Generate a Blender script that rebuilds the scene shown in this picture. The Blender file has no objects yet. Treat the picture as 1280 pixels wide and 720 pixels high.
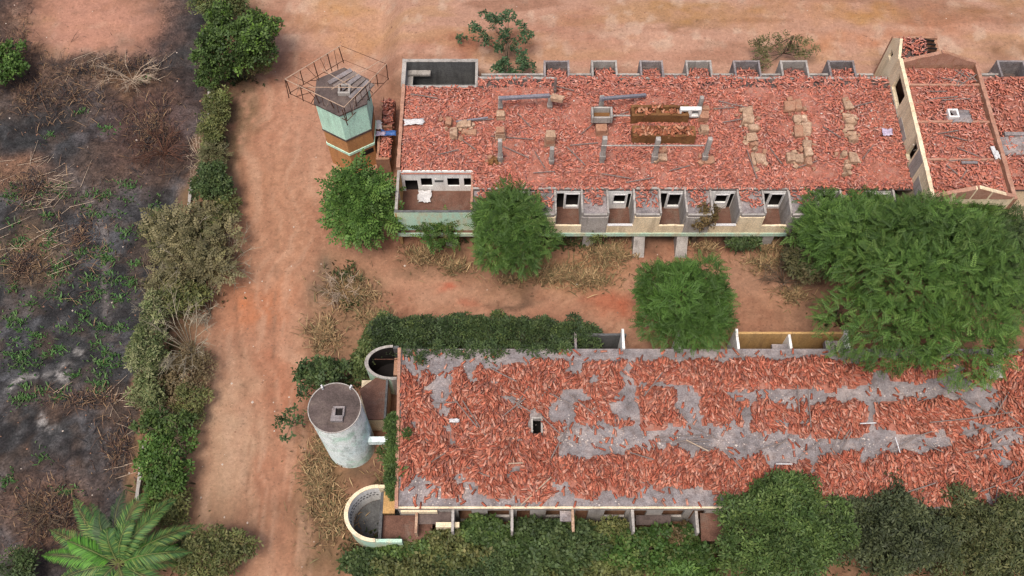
import bpy, math, random
import numpy as np
from mathutils import Vector, Matrix

# ------------------------------------------------------------------ camera, world, sun, exposure
S = bpy.context.scene
COL = S.collection
CAM_H, PITCH, FPX = 60.0, math.radians(62.5), 1200.0
cam_d = bpy.data.cameras.new('camera')
cam_d.sensor_width = 36.0
cam_d.lens = 36.0 * FPX / 1280.0
cam_d.clip_start, cam_d.clip_end = 0.5, 8000
cam = bpy.data.objects.new('camera', cam_d)
cam.location = (0, 0, CAM_H)
cam.rotation_euler = (math.pi / 2 - PITCH, 0, 0)
COL.objects.link(cam)
S.camera = cam

SUN_EL, SUN_AZ = 68.0, 205.0            # degrees; azimuth clockwise from +Y
w = bpy.data.worlds.new('World'); S.world = w; w.use_nodes = True
nt = w.node_tree; nt.nodes.clear()
sky = nt.nodes.new('ShaderNodeTexSky'); sky.sky_type = 'NISHITA'; sky.sun_disc = False
sky.sun_elevation = math.radians(SUN_EL); sky.sun_rotation = math.radians(SUN_AZ)
sky.air_density = 1.0; sky.dust_density = 6.0; sky.ozone_density = 1.0
bgn = nt.nodes.new('ShaderNodeBackground'); bgn.inputs[1].default_value = 0.11
wo = nt.nodes.new('ShaderNodeOutputWorld')
nt.links.new(sky.outputs[0], bgn.inputs[0]); nt.links.new(bgn.outputs[0], wo.inputs[0])
sd = bpy.data.lights.new('sun', 'SUN'); sd.energy = 1.9; sd.angle = math.radians(22); sd.color = (1.0, 0.95, 0.88)
sun = bpy.data.objects.new('sun', sd); COL.objects.link(sun)
_e, _a = math.radians(SUN_EL), math.radians(SUN_AZ)
sun.rotation_euler = Vector((math.sin(_a) * math.cos(_e), math.cos(_a) * math.cos(_e), math.sin(_e))).to_track_quat('Z', 'Y').to_euler()
S.view_settings.view_transform = 'Standard'; S.view_settings.look = 'None'
S.view_settings.exposure = 0.5; S.view_settings.gamma = 1.0
S.cycles.max_bounces = 6; S.cycles.filter_width = 1.4

# ------------------------------------------------------------------ measuring helpers
_F = np.array([0, math.cos(PITCH), -math.sin(PITCH)]); _U = np.array([0, math.sin(PITCH), math.cos(PITCH)])
def P(u, v, z=0.0):
    """point of the place at height z that the photograph shows at (u, v)"""
    d = np.array([1.0, 0, 0]) * (u - 640) / FPX + _U * (360 - v) / FPX + _F
    return np.array([0, 0, CAM_H]) + d * ((z - CAM_H) / d[2])
def W(u, v, z=0.0):
    p = P(u, v, z); return (float(p[0]), float(p[1]))
def proj(x, y, z):
    q = z - CAM_H
    d = y * _F[1] + q * _F[2]
    return 640 + FPX * x / d, 360 - FPX * (y * _U[1] + q * _U[2]) / d

def lin(c): c = np.asarray(c, float) / 255.0; return np.where(c <= .04045, c / 12.92, ((c + .055) / 1.055) ** 2.4)
def K(r, g, b, k=.72): return tuple(lin((r, g, b)) * k)

def _hash(i, j, s):
    h = (i.astype(np.int64) * 374761393 + j.astype(np.int64) * 668265263 + s * 1442695041) & 0xffffffff
    h = ((h ^ (h >> 13)) * 1274126177) & 0xffffffff
    return ((h ^ (h >> 16)) & 0xffffff) / float(0xffffff)
def vnoise(x, y, s=0):
    i, j = np.floor(x), np.floor(y); fx, fy = x - i, y - j
    fx, fy = fx * fx * (3 - 2 * fx), fy * fy * (3 - 2 * fy)
    a, b, c, d = _hash(i, j, s), _hash(i + 1, j, s), _hash(i, j + 1, s), _hash(i + 1, j + 1, s)
    return a + (b - a) * fx + (c - a) * fy + (a - b - c + d) * fx * fy
def fbm(x, y, s=0, o=4):
    x = np.asarray(x, float); y = np.asarray(y, float); t = 0; amp = .5; n = 0
    for k in range(o):
        t = t + amp * vnoise(x * 2 ** k + 17.3 * k, y * 2 ** k - 9.1 * k, s + k); n += amp; amp *= .5
    return t / n
def sstep(a, b, x): t = np.clip((x - a) / (b - a), 0, 1); return t * t * (3 - 2 * t)

# ------------------------------------------------------------------ materials
def mat(name, cols, scale=.6, rough=.9, bump=.15, bscale=14, attr=False, streak=0.0, grime=None, grime_amt=.5, transl=0.0, spec=.25, metal=0.0, fine=.25, mid=0.0):
    m = bpy.data.materials.new(name); m.use_nodes = True; t = m.node_tree; N = t.nodes; Lk = t.links.new
    b = N['Principled BSDF']; b.inputs['Roughness'].default_value = rough
    b.inputs['Specular IOR Level'].default_value = spec; b.inputs['Metallic'].default_value = metal
    tc = N.new('ShaderNodeTexCoord')
    if attr:
        a = N.new('ShaderNodeAttribute'); a.attribute_name = 'Col'; base = a.outputs['Color']
    else:
        n = N.new('ShaderNodeTexNoise'); n.inputs['Scale'].default_value = scale; n.inputs['Detail'].default_value = 6; n.inputs['Roughness'].default_value = .65
        Lk(tc.outputs['Object'], n.inputs['Vector'])
        r = N.new('ShaderNodeValToRGB'); e = r.color_ramp.elements
        k = len(cols)
        while len(e) < k: e.new(.5)
        for i, c in enumerate(cols):
            e[i].position = .3 + .4 * i / max(1, k - 1); e[i].color = (*c, 1)
        Lk(n.outputs[0], r.inputs[0]); base = r.outputs[0]
    if grime is not None:
        n2 = N.new('ShaderNodeTexNoise'); n2.inputs['Scale'].default_value = 1.0; n2.inputs['Detail'].default_value = 7; n2.inputs['Roughness'].default_value = .7
        mp = N.new('ShaderNodeMapping'); mp.inputs['Scale'].default_value = (2.2, 2.2, 2.2 * (1 - streak) + .25 * streak)
        Lk(tc.outputs['Object'], mp.inputs['Vector']); Lk(mp.outputs[0], n2.inputs['Vector'])
        rr = N.new('ShaderNodeMapRange'); rr.inputs[1].default_value = .48; rr.inputs[2].default_value = .68; rr.inputs[4].default_value = grime_amt
        Lk(n2.outputs[0], rr.inputs[0])
        mx = N.new('ShaderNodeMixRGB'); Lk(rr.outputs[0], mx.inputs[0]); Lk(base, mx.inputs[1]); mx.inputs[2].default_value = (*grime, 1); base = mx.outputs[0]
    n3 = N.new('ShaderNodeTexNoise'); n3.inputs['Scale'].default_value = bscale; n3.inputs['Detail'].default_value = 5
    Lk(tc.outputs['Object'], n3.inputs['Vector'])
    if fine > 0:
        mr = N.new('ShaderNodeMapRange'); mr.inputs[1].default_value = .3; mr.inputs[2].default_value = .7
        mr.inputs[3].default_value = 1 - fine; mr.inputs[4].default_value = 1 + fine
        Lk(n3.outputs[0], mr.inputs[0])
        vm = N.new('ShaderNodeVectorMath'); vm.operation = 'MULTIPLY'; Lk(base, vm.inputs[0]); Lk(mr.outputs[0], vm.inputs[1]); base = vm.outputs[0]
    if mid > 0:
        for sc_, am in ((1.7, mid), (26, mid * .8)):
            n5 = N.new('ShaderNodeTexNoise'); n5.inputs['Scale'].default_value = sc_; n5.inputs['Detail'].default_value = 8; n5.inputs['Roughness'].default_value = .7; Lk(tc.outputs['Object'], n5.inputs['Vector'])
            m5 = N.new('ShaderNodeMapRange'); m5.inputs[1].default_value = .32; m5.inputs[2].default_value = .68; m5.inputs[3].default_value = 1 - am; m5.inputs[4].default_value = 1 + am; Lk(n5.outputs[0], m5.inputs[0])
            v5 = N.new('ShaderNodeVectorMath'); v5.operation = 'MULTIPLY'; Lk(base, v5.inputs[0]); Lk(m5.outputs[0], v5.inputs[1]); base = v5.outputs[0]
    if mid > 0:
        for sc_, lo_, hi_, am in ((5.5, .62, .68, .74), (8.5, .64, .69, 1.28), (2.6, .66, .72, .8)):
            n6 = N.new('ShaderNodeTexNoise'); n6.inputs['Scale'].default_value = sc_; n6.inputs['Detail'].default_value = 3; Lk(tc.outputs['Object'], n6.inputs['Vector'])
            m6 = N.new('ShaderNodeMapRange'); m6.inputs[1].default_value = lo_; m6.inputs[2].default_value = hi_; m6.inputs[3].default_value = 1; m6.inputs[4].default_value = am; Lk(n6.outputs[0], m6.inputs[0])
            v6 = N.new('ShaderNodeVectorMath'); v6.operation = 'MULTIPLY'; Lk(base, v6.inputs[0]); Lk(m6.outputs[0], v6.inputs[1]); base = v6.outputs[0]
    Lk(base, b.inputs['Base Color'])
    if bump > 0:
        bp = N.new('ShaderNodeBump'); bp.inputs['Strength'].default_value = bump; bp.inputs['Distance'].default_value = .05
        Lk(n3.outputs[0], bp.inputs['Height']); Lk(bp.outputs[0], b.inputs['Normal'])
    if transl > 0:
        tr = N.new('ShaderNodeBsdfTranslucent'); Lk(base, tr.inputs[0])
        ms = N.new('ShaderNodeMixShader'); ms.inputs[0].default_value = transl
        Lk(b.outputs[0], ms.inputs[1]); Lk(tr.outputs[0], ms.inputs[2]); Lk(ms.outputs[0], N['Material Output'].inputs[0])
    return m

M = {}
M['ground'] = mat('dirt', [], attr=True, bump=.6, bscale=5, fine=.12, mid=.13)
M['burnt'] = mat('burnt_soil', [], attr=True, bump=1.0, bscale=7, fine=.4, mid=.5)
M['leaf'] = mat('leaf', [], attr=True, rough=.6, bump=0, fine=0, transl=.22, spec=.3)
M['dry'] = mat('dry_stalk', [], attr=True, rough=.9, bump=0, fine=0)
M['tile'] = mat('fired_clay', [], attr=True, rough=.9, bump=0, bscale=9, fine=.22, spec=.15)
M['dust'] = mat('brick_dust', [K(144, 90, 74), K(178, 116, 98), K(172, 132, 118)], scale=1.4, fine=.3)
M['slab'] = mat('weathered_concrete', [K(112, 106, 106), K(152, 144, 144), K(182, 168, 162)], scale=.6, grime=K(116, 98, 92), grime_amt=.7, fine=.3, mid=.12)
M['slab_dark'] = mat('sooty_concrete', [K(78, 68, 64), K(104, 90, 86), K(122, 108, 100)], scale=.7, grime=K(70, 60, 56), grime_amt=.6)
M['white'] = mat('white_plaster', [K(222, 220, 216, .95), K(238, 236, 232, .95)], scale=.7, grime=K(176, 162, 152), grime_amt=.5, streak=1)
M['greywhite'] = mat('grey_plaster', [K(160, 154, 148), K(200, 192, 184)], scale=.8, grime=K(110, 100, 94), grime_amt=.6, streak=1)
M['cream'] = mat('cream_plaster', [K(224, 202, 166, .88), K(238, 222, 192, .88)], scale=.6, grime=K(176, 154, 128), grime_amt=.55, streak=1)
M['teal'] = mat('pale_green_plaster', [K(168, 208, 190, .85), K(186, 214, 192, .85), K(216, 212, 178, .85)], scale=.35, grime=K(216, 202, 166), grime_amt=.9, streak=.8)
M['mint'] = mat('mint_paint', [K(184, 226, 204, .95), K(200, 234, 214, .95)], scale=.8, grime=K(132, 156, 138), grime_amt=.5, streak=1)
M['orange'] = mat('ochre_orange_paint', [K(196, 140, 92), K(212, 158, 106)], scale=.8, grime=K(160, 112, 78), grime_amt=.5, streak=1)
M['ochre'] = mat('ochre_plaster', [K(196, 152, 96), K(212, 174, 118)], scale=.8, grime=K(150, 116, 84), grime_amt=.6, streak=1)
M['mud'] = mat('brown_masonry', [K(96, 64, 40), K(134, 94, 58), K(150, 112, 72)], scale=1.0, grime=K(84, 56, 38), grime_amt=.6)
M['brick'] = mat('old_brick', [K(158, 110, 88), K(184, 138, 112), K(192, 154, 128)], scale=2.0, grime=K(140, 110, 90), grime_amt=.5)
M['block'] = mat('mortared_block', [K(150, 122, 100, .8), K(186, 154, 128, .8), K(204, 178, 154, .8)], scale=1.6, grime=K(142, 102, 84), grime_amt=.8, mid=.15)
M['pinkcap'] = mat('pinkish_coping', [K(176, 126, 104), K(200, 158, 136)], scale=1.2, grime=K(150, 110, 92), grime_amt=.5)
M['conc_dark'] = mat('dark_wall_concrete', [K(88, 88, 90), K(116, 116, 114)], scale=.8, grime=K(58, 56, 56), grime_amt=.6, streak=1)
M['floor'] = mat('littered_floor', [K(100, 72, 60), K(124, 90, 76), K(126, 108, 96)], scale=1.0, grime=K(90, 62, 52), grime_amt=.6)
M['aqua'] = mat('pale_blue_paint', [K(216, 234, 234, .95), K(230, 240, 238, .98), K(172, 222, 198, .9)], scale=.6, grime=K(126, 148, 138, .8), grime_amt=.6, streak=.7)
M['wood'] = mat('grey_timber', [K(116, 104, 100), K(150, 136, 128)], scale=3)
M['woodpale'] = mat('pale_timber', [K(178, 154, 132), K(200, 180, 158)], scale=3)
M['bluewood'] = mat('bluish_timber', [K(120, 118, 130), K(150, 146, 152)], scale=3)
M['rust'] = mat('rusty_steel', [K(86, 56, 46), K(120, 84, 66)], scale=4, rough=.8, metal=.2)
M['palesteel'] = mat('pale_rusted_steel', [K(176, 146, 124), K(196, 170, 148)], scale=4, rough=.8)
M['bark'] = mat('bark', [K(96, 80, 66), K(126, 108, 90)], scale=3, bump=.5)
M['deadwood'] = mat('bleached_twig', [K(150, 140, 120), K(176, 164, 142)], scale=3)
M['sheet'] = mat('white_sheet', [K(214, 212, 212), K(228, 226, 226)], scale=2)
M['blue'] = mat('blue_plastic', [K(60, 100, 170), K(84, 124, 190)], scale=2, rough=.5)
M['lilac'] = mat('lilac_plastic', [K(186, 170, 200), K(210, 200, 216)], scale=2, rough=.5)
M['black'] = mat('shade_black', [K(30, 26, 26), K(44, 38, 36)], scale=2)  # near-black that stands in for shade inside rooms and openings
M['stone'] = mat('pale_stone', [K(180, 160, 146), K(206, 192, 180)], scale=2)
M['litter'] = mat('pale_litter', [], attr=True, bump=0, fine=.1)

# ------------------------------------------------------------------ object helpers
def tag(o, label=None, cat=None, group=None, kind=None):
    if label: o['label'] = label
    if cat: o['category'] = cat
    if group: o['group'] = group
    if kind: o['kind'] = kind
    return o
def link(name, me, parent=None, loc=None):
    o = bpy.data.objects.new(name, me); COL.objects.link(o)
    if parent is not None: o.parent = parent
    if loc is not None: o.location = loc
    return o
def thing(name, label, cat, loc, group=None):
    return tag(link(name, None, None, loc), label, cat, group)
def root_loc(p):
    v = np.zeros(3)
    while p is not None:
        v = v + np.array(p.location); p = p.parent
    return v

def mesh_np(name, V, F, mats, cols=None, parent=None, smooth=False, world=True):
    """fast mesh from arrays; V in world coordinates"""
    V = np.asarray(V, np.float32); F = np.asarray(F, np.int32)
    if parent is not None and world: V = V - root_loc(parent).astype(np.float32)
    me = bpy.data.meshes.new(name); k = F.shape[1]
    me.vertices.add(len(V)); me.vertices.foreach_set('co', V.ravel())
    me.loops.add(F.size); me.loops.foreach_set('vertex_index', F.ravel())
    me.polygons.add(len(F)); me.polygons.foreach_set('loop_start', np.arange(0, F.size, k, dtype=np.int32))
    if smooth: me.polygons.foreach_set('use_smooth', np.ones(len(F), bool))
    if cols is not None:
        a = me.color_attributes.new('Col', 'FLOAT_COLOR', 'POINT')
        c = np.ones((len(V), 4), np.float32); c[:, :3] = cols
        a.data.foreach_set('color', c.ravel())
    me.materials.append(mats); me.update(calc_edges=True)
    return me

class MB:
    """collects simple solids in world coordinates, built as one mesh"""
    def __init__(s): s.v = []; s.f = []
    def add(s, V, F):
        n = len(s.v); s.v += [tuple(map(float, p)) for p in V]; s.f += [tuple(i + n for i in q) for q in F]
    def prism(s, poly, z0, z1):
        poly = list(poly)
        if sum((b[0] - a[0]) * (b[1] + a[1]) for a, b in zip(poly, poly[1:] + poly[:1])) > 0: poly = poly[::-1]
        n = len(poly); z0s = z0 if hasattr(z0, '__len__') else [z0] * n; z1s = z1 if hasattr(z1, '__len__') else [z1] * n
        V = [(p[0], p[1], z0s[i]) for i, p in enumerate(poly)] + [(p[0], p[1], z1s[i]) for i, p in enumerate(poly)]
        F = [tuple(range(n - 1, -1, -1)), tuple(range(n, 2 * n))] + [(i, (i + 1) % n, n + (i + 1) % n, n + i) for i in range(n)]
        s.add(V, F); return s
    def box(s, x0, x1, y0, y1, z0, z1): return s.prism([(x0, y0), (x1, y0), (x1, y1), (x0, y1)], z0, z1)
    def obox(s, c, size, rz=0, rx=0, ry=0, jit=0.0, rng=None):
        R = Matrix.Rotation(rz, 3, 'Z') @ Matrix.Rotation(ry, 3, 'Y') @ Matrix.Rotation(rx, 3, 'X')
        V = []
        for sz in (-.5, .5):
            for sx, sy in ((-.5, -.5), (.5, -.5), (.5, .5), (-.5, .5)):
                q = Vector((sx * size[0], sy * size[1], sz * size[2]))
                if jit: q += Vector([(rng or random).uniform(-jit, jit) for _ in range(3)])
                q = R @ q; V.append((c[0] + q.x, c[1] + q.y, c[2] + q.z))
        s.add(V, [(3, 2, 1, 0), (4, 5, 6, 7), (0, 1, 5, 4), (1, 2, 6, 5), (2, 3, 7, 6), (3, 0, 4, 7)]); return s
    def wall(s, p0, p1, th, z0, z1, jag=0.0, seg=.35, rng=random, z1b=None):
        a, b = np.array(p0[:2], float), np.array(p1[:2], float); L = np.linalg.norm(b - a); d = (b - a) / L; n = np.array([-d[1], d[0]]) * th / 2
        k = max(1, int(L / seg)) if jag else 1
        V = []
        for i in range(k + 1):
            t = i / k; c = a + (b - a) * t; zt = (z1 if z1b is None else z1 + (z1b - z1) * t) + (rng.uniform(-jag, jag * .3) if jag else 0)
            e = n * (1 + (rng.uniform(-.12, .12) if jag else 0))
            V += [(*(c - e), z0), (*(c + e), z0), (*(c + e), zt), (*(c - e), zt)]
        F = [(0, 1, 2, 3), tuple(4 * k + j for j in (3, 2, 1, 0))]
        for i in range(k):
            o = 4 * i
            for j in range(4): F.append((o + j, o + 4 + j, o + 4 + (j + 1) % 4, o + (j + 1) % 4))
        s.add(V, F); return s
    def wall_open(s, p0, p1, th, z0, z1, ops):
        """wall from p0 to p1 with openings (s0, s1, zb, zt) in metres along it"""
        a, b = np.array(p0[:2], float), np.array(p1[:2], float); L = np.linalg.norm(b - a); d = (b - a) / L; c = 0
        def seg(q0, q1, za, zb):
            if q1 - q0 > .01 and zb - za > .01: s.wall(a + d * q0, a + d * q1, th, za, zb)
        for (q0, q1, zb, zt) in sorted(ops):
            seg(c, q0, z0, z1); seg(q0, q1, z0, zb); seg(q0, q1, zt, z1); c = q1
        seg(c, L, z0, z1); return s
    def ring(s, c, r0, r1, z0, z1, a0=0, a1=2 * math.pi, n=32, ry=1.0):
        full = abs(a1 - a0 - 2 * math.pi) < 1e-6; V = []; k = n if full else n + 1
        for i in range(k):
            t = a0 + (a1 - a0) * i / n; cx, sy = math.cos(t), math.sin(t) * ry
            V += [(c[0] + r0 * cx, c[1] + r0 * sy, z0), (c[0] + r1 * cx, c[1] + r1 * sy, z0), (c[0] + r1 * cx, c[1] + r1 * sy, z1), (c[0] + r0 * cx, c[1] + r0 * sy, z1)]
        F = []
        for i in range(n):
            o, q = 4 * i, 4 * ((i + 1) % k)
            for j in range(4): F.append((o + j, o + (j + 1) % 4, q + (j + 1) % 4, q + j))
        if not full: F += [(3, 2, 1, 0), tuple(4 * n + j for j in range(4))]
        s.add(V, F); return s
    def disc(s, c, r, z0, z1, n=32):
        return s.prism([(c[0] + r * math.cos(2 * math.pi * i / n), c[1] + r * math.sin(2 * math.pi * i / n)) for i in range(n)], z0, z1)
    def rod(s, p, q, r0, r1=None, n=5):
        p, q = Vector(p), Vector(q); r1 = r0 if r1 is None else r1; d = (q - p).normalized()
        a = d.orthogonal().normalized(); b = d.cross(a); V = []
        for (c, r) in ((p, r0), (q, r1)):
            for i in range(n):
                t = 2 * math.pi * i / n; V.append(c + a * (r * math.cos(t)) + b * (r * math.sin(t)))
        s.add(V, [tuple(range(n - 1, -1, -1)), tuple(range(n, 2 * n))] + [(i, (i + 1) % n, n + (i + 1) % n, n + i) for i in range(n)]); return s
    def build(s, name, m, parent=None, kind=None, label=None, bevel=0.0):
        o0 = root_loc(parent) if parent is not None else np.zeros(3)
        me = bpy.data.meshes.new(name); me.from_pydata([(p[0] - o0[0], p[1] - o0[1], p[2] - o0[2]) for p in s.v], [], s.f)
        me.materials.append(m); me.update()
        o = link(name, me, parent)
        if kind: o['kind'] = kind
        if label: o['label'] = label
        if bevel:
            md = o.modifiers.new('bevel', 'BEVEL'); md.width = bevel; md.segments = 1; md.limit_method = 'ANGLE'
        return o

def solo(mb, name, m, label, cat, group=None, bevel=0.0):
    """a thing that is one mesh, its origin at its base"""
    v = np.array(mb.v); c = (v.min(0) + v.max(0)) / 2; c[2] = v[:, 2].min()
    mb.v = [tuple(p - c) for p in v]
    o = mb.build(name, m, bevel=bevel); o.location = c
    return tag(o, label, cat, group)

# ------------------------------------------------------------------ ground
def hedge_u(v):     # boundary between burnt field and road, as the photograph's column at row v
    return np.interp(v, [-300, 0, 60, 110, 160, 230, 300, 420, 520, 620, 720, 1000], [268, 262, 262, 262, 262, 242, 222, 192, 180, 170, 150, 110])
def hsum(x, y):     # height of the ground
    x = np.asarray(x, float); y = np.asarray(y, float)
    u, v = proj(x, y, 0 * x)
    left = sstep(10, -20, u - hedge_u(v))
    h = (fbm(x * .22, y * .22, 3, 3) - .5) * .3 + (fbm(x * 1.1, y * 1.1, 5, 3) - .5) * (.06 + .25 * left)
    h += .18 * np.exp(-((u - 384 + .02 * (v - 300)) / 6) ** 2) * sstep(330, 380, v)      # verge of the road
    h -= .11 * (np.exp(-((u - 300 - .05 * (v - 400)) / 7) ** 2) + np.exp(-((u - 345 - .02 * (v - 400)) / 7) ** 2)) * sstep(120, 250, v)
    r = np.hypot(x, y - 35)
    h = h + 2.3 * sstep(66, 52, y) * np.maximum(sstep(46.3, 47.0, y) * sstep(-2.2, -1.5, x), sstep(48.2, 49.0, y) * sstep(-11, -8.3, x))
    return np.where(r < 75, h, 0)
GSPLAT = [  # u, v, ru, rv, colour, strength : bare earth of other colours, plus painted shade under the upper overhang
    (320, 378, 45, 26, (208, 132, 94), .75), (345, 120, 70, 60, (190, 132, 106), .6), (330, 260, 45, 90, (190, 138, 110), .7),
    (285, 560, 50, 100, (196, 160, 134), .9), (262, 640, 30, 60, (190, 152, 126), .7), (345, 640, 22, 60, (188, 134, 110), .5), (255, 470, 30, 60, (182, 144, 120), .5), (350, 600, 28, 130, (180, 120, 94), .6), (340, 470, 25, 60, (190, 124, 96), .6),
    (300, 690, 60, 50, (184, 140, 114), .5), (450, 50, 40, 22, (204, 150, 104), .55), (490, 32, 34, 26, (212, 166, 136), .4), (420, 20, 50, 15, (205, 152, 104), .5),
    (120, 30, 100, 48, (200, 146, 126), .95), (610, 50, 70, 18, (172, 106, 82), .5), (560, 58, 60, 10, (160, 98, 76), .4), (720, 38, 60, 25, (176, 116, 94), .4),
    (880, 15, 90, 14, (186, 138, 88), .6), (860, 28, 40, 8, (150, 110, 76), .5), (990, 10, 70, 22, (196, 140, 104), .4), (1090, 16, 60, 14, (196, 142, 88), .6),
    (1180, 30, 50, 18, (192, 128, 96), .5), (1240, 14, 60, 12, (170, 122, 86), .5), (1110, 50, 60, 12, (198, 128, 90), .5), (1260, 60, 30, 14, (140, 100, 76), .5),
    (1030, 55, 50, 14, (206, 142, 100), .4), (960, 40, 20, 30, (204, 156, 128), .3), (800, 72, 160, 8, (194, 138, 116), .4),
    (440, 325, 50, 16, (192, 140, 114), .8), (500, 345, 60, 16, (196, 148, 122), .8), (560, 365, 50, 14, (196, 150, 126), .8), (640, 388, 70, 10, (190, 142, 118), .8), (610, 400, 60, 8, (180, 132, 108), .6), (556, 356, 9, 6, (200, 100, 74), .8), (585, 380, 24, 6, (192, 112, 88), .6), (768, 388, 24, 15, (186, 96, 68), .75), (740, 380, 22, 7, (192, 120, 94), .6),
    (690, 395, 60, 14, (178, 124, 100), .5), (930, 350, 60, 30, (176, 134, 112), .75), (1000, 395, 60, 16, (164, 124, 102), .6), (960, 330, 40, 12, (150, 116, 92), .6), (800, 330, 40, 20, (170, 120, 98), .5),
    (690, 330, 50, 10, (150, 116, 88), .6), (540, 335, 40, 8, (146, 112, 90), .6), (640, 375, 40, 6, (120, 92, 76), .7), (655, 366, 14, 12, (112, 86, 72), .6),
    (860, 300, 170, 11, (84, 64, 54), .85), (1010, 325, 26, 40, (92, 72, 60), .8), (1030, 385, 30, 20, (110, 84, 68), .7), (560, 318, 60, 20, (134, 102, 80), .7), (640, 345, 60, 22, (130, 100, 78), .6), (725, 340, 60, 26, (172, 130, 94), .8), (820, 310, 60, 10, (160, 112, 88), .5),  # first entry: shade painted on the ground under the upper block's overhang
    (430, 360, 50, 40, (140, 112, 88), .85), (425, 410, 40, 45, (150, 116, 90), .85), (395, 350, 16, 26, (118, 104, 88), .7), (400, 600, 36, 70, (150, 118, 86), .85), (420, 690, 50, 40, (138, 108, 82), .8),
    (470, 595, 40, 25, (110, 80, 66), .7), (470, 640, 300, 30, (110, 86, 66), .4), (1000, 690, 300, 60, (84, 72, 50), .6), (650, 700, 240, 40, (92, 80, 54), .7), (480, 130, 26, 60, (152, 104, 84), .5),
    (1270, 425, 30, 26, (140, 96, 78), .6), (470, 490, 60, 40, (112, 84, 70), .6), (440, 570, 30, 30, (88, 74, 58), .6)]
def ground_cols(x, y, z):
    u, v = proj(x, y, z)
    n1, n2, n3 = fbm(x * .35, y * .35, 11, 5), fbm(x * 1.3, y * 1.3, 21, 4), fbm(x * .12, y * .5, 31, 4)
    uw, vw = u + (fbm(x * .5, y * .5, 41) - .5) * 46, v + (fbm(x * .5, y * .5, 51) - .5) * 40
    c = np.empty((len(x), 3)); c[:] = lin((188, 139, 113))
    def mix(col, f): nonlocal c; c = c + (lin(col) - c) * np.clip(f, 0, 1)[:, None]
    mix((206, 158, 132), sstep(.5, .72, n1) * .7); mix((166, 114, 92), sstep(.5, .3, n1) * .5)
    n4 = fbm(x * 3.1, y * 3.1, 91, 3); mix((150, 98, 76), sstep(.5, .25, n4) * .45); mix((206, 156, 130), sstep(.55, .8, n4) * .5)
    mix((212, 166, 146), sstep(280, 60, v) * sstep(280, 340, u) * .7); mix((196, 148, 122), sstep(180, 240, u) * sstep(400, 350, u) * sstep(150, 250, v) * .45)
    far = sstep(150, 40, v)
    mix((198, 154, 112), far * sstep(.54, .7, n3) * .55); mix((222, 190, 170), far * sstep(.58, .72, fbm(x * .9, y * .7, 37, 4)) * .6); mix((160, 112, 90), far * sstep(.46, .34, n3) * .6)
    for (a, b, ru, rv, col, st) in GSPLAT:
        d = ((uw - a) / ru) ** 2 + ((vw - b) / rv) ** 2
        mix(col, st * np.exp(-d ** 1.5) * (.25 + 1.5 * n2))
    # thin tyre streaks along the road
    uq = u + (fbm(x * .25, y * .25, 63, 3) - .5) * 60; st = fbm(uq * .13, v * .009, 61, 3); road = sstep(190, 260, u) * sstep(420, 370, u)
    mix((208, 168, 144), road * sstep(.5, .7, st) * .5 * (.3 + n2)); mix((160, 112, 90), road * sstep(.48, .28, st) * .4 * (.3 + n2)); rut = np.exp(-((u - 300 - .05 * (v - 400) + 5 * np.sin(v * .021)) / 2.6) ** 2) + np.exp(-((u - 345 - .02 * (v - 400) + 4 * np.sin(v * .017)) / 2.6) ** 2) + .7 * np.exp(-((u - 322 - .1 * (v - 400)) / 2.2) ** 2); mix((156, 116, 94), rut * sstep(150, 280, v) * road * (.7 * sstep(.42, .62, n2)))
    # dry litter under the hedge
    hd = uw - hedge_u(v)
    mix((112, 94, 70), sstep(60, 12, np.abs(hd - 18)) * .8 * sstep(.35, .6, n2 * .6 + .3 * n4 + .12))
    # burnt field
    left = sstep(6, -14, hd)
    keep = np.maximum(np.exp(-(((uw - 120) / 88) ** 2 + ((vw - 20) / 52) ** 4) ** 2), 0)
    b = np.empty_like(c); b[:] = lin((58, 58, 61))
    def bmix(col, f): nonlocal b; b = b + (lin(col) - b) * np.clip(f, 0, 1)[:, None]
    bmix((94, 94, 100), sstep(.45, .65, n1) * .8); bmix((40, 36, 38), sstep(.5, .35, n2) * .7)
    ash = sstep(.62, .75, fbm(x * .8, y * .8, 71, 4))
    bmix((128, 124, 128), ash * sstep(300, 480, v) * .35 * sstep(.35, .6, n4)); bmix((104, 84, 72), sstep(.52, .66, fbm(x * .6 + 9, y * .6, 81, 4)) * .35)
    for (a, bb, ru, rv, col, s2) in [(40, 100, 70, 40, (116, 88, 72), .8), (190, 150, 60, 60, (112, 78, 68), .8), (150, 90, 60, 26, (140, 104, 76), .8), (25, 215, 45, 22, (168, 122, 96), .7), (40, 320, 45, 34, (150, 120, 88), .75), (60, 235, 60, 24, (120, 98, 82), .6),
                                     (100, 240, 40, 40, (84, 80, 84), .5), (60, 640, 70, 60, (118, 84, 66), .8), (110, 500, 90, 18, (104, 78, 64), .6), (160, 560, 40, 60, (94, 74, 64), .6), (190, 58, 26, 30, (58, 56, 62), 1.1), (222, 30, 16, 40, (64, 62, 66), .9), (90, 74, 36, 9, (46, 44, 48), 1.1), (20, 60, 30, 60, (110, 80, 66), .7), (160, 220, 60, 30, (112, 84, 70), .6)]:
        bmix(col, .85 * s2 * np.exp(-(((uw - a) / ru) ** 2 + ((vw - bb) / rv) ** 2) ** 1.3) * (.4 + 1.1 * n2))
    # the trodden track through the ash
    tr = np.interp(v, [150, 235, 295, 305, 360, 400], [40, 105, 133, 132, 129, 134])
    bmix((124, 116, 116), np.exp(-((u + (n2 - .5) * 8 - tr) / 4.5) ** 2) * sstep(200, 245, v) * sstep(420, 380, v) * .8)
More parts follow.
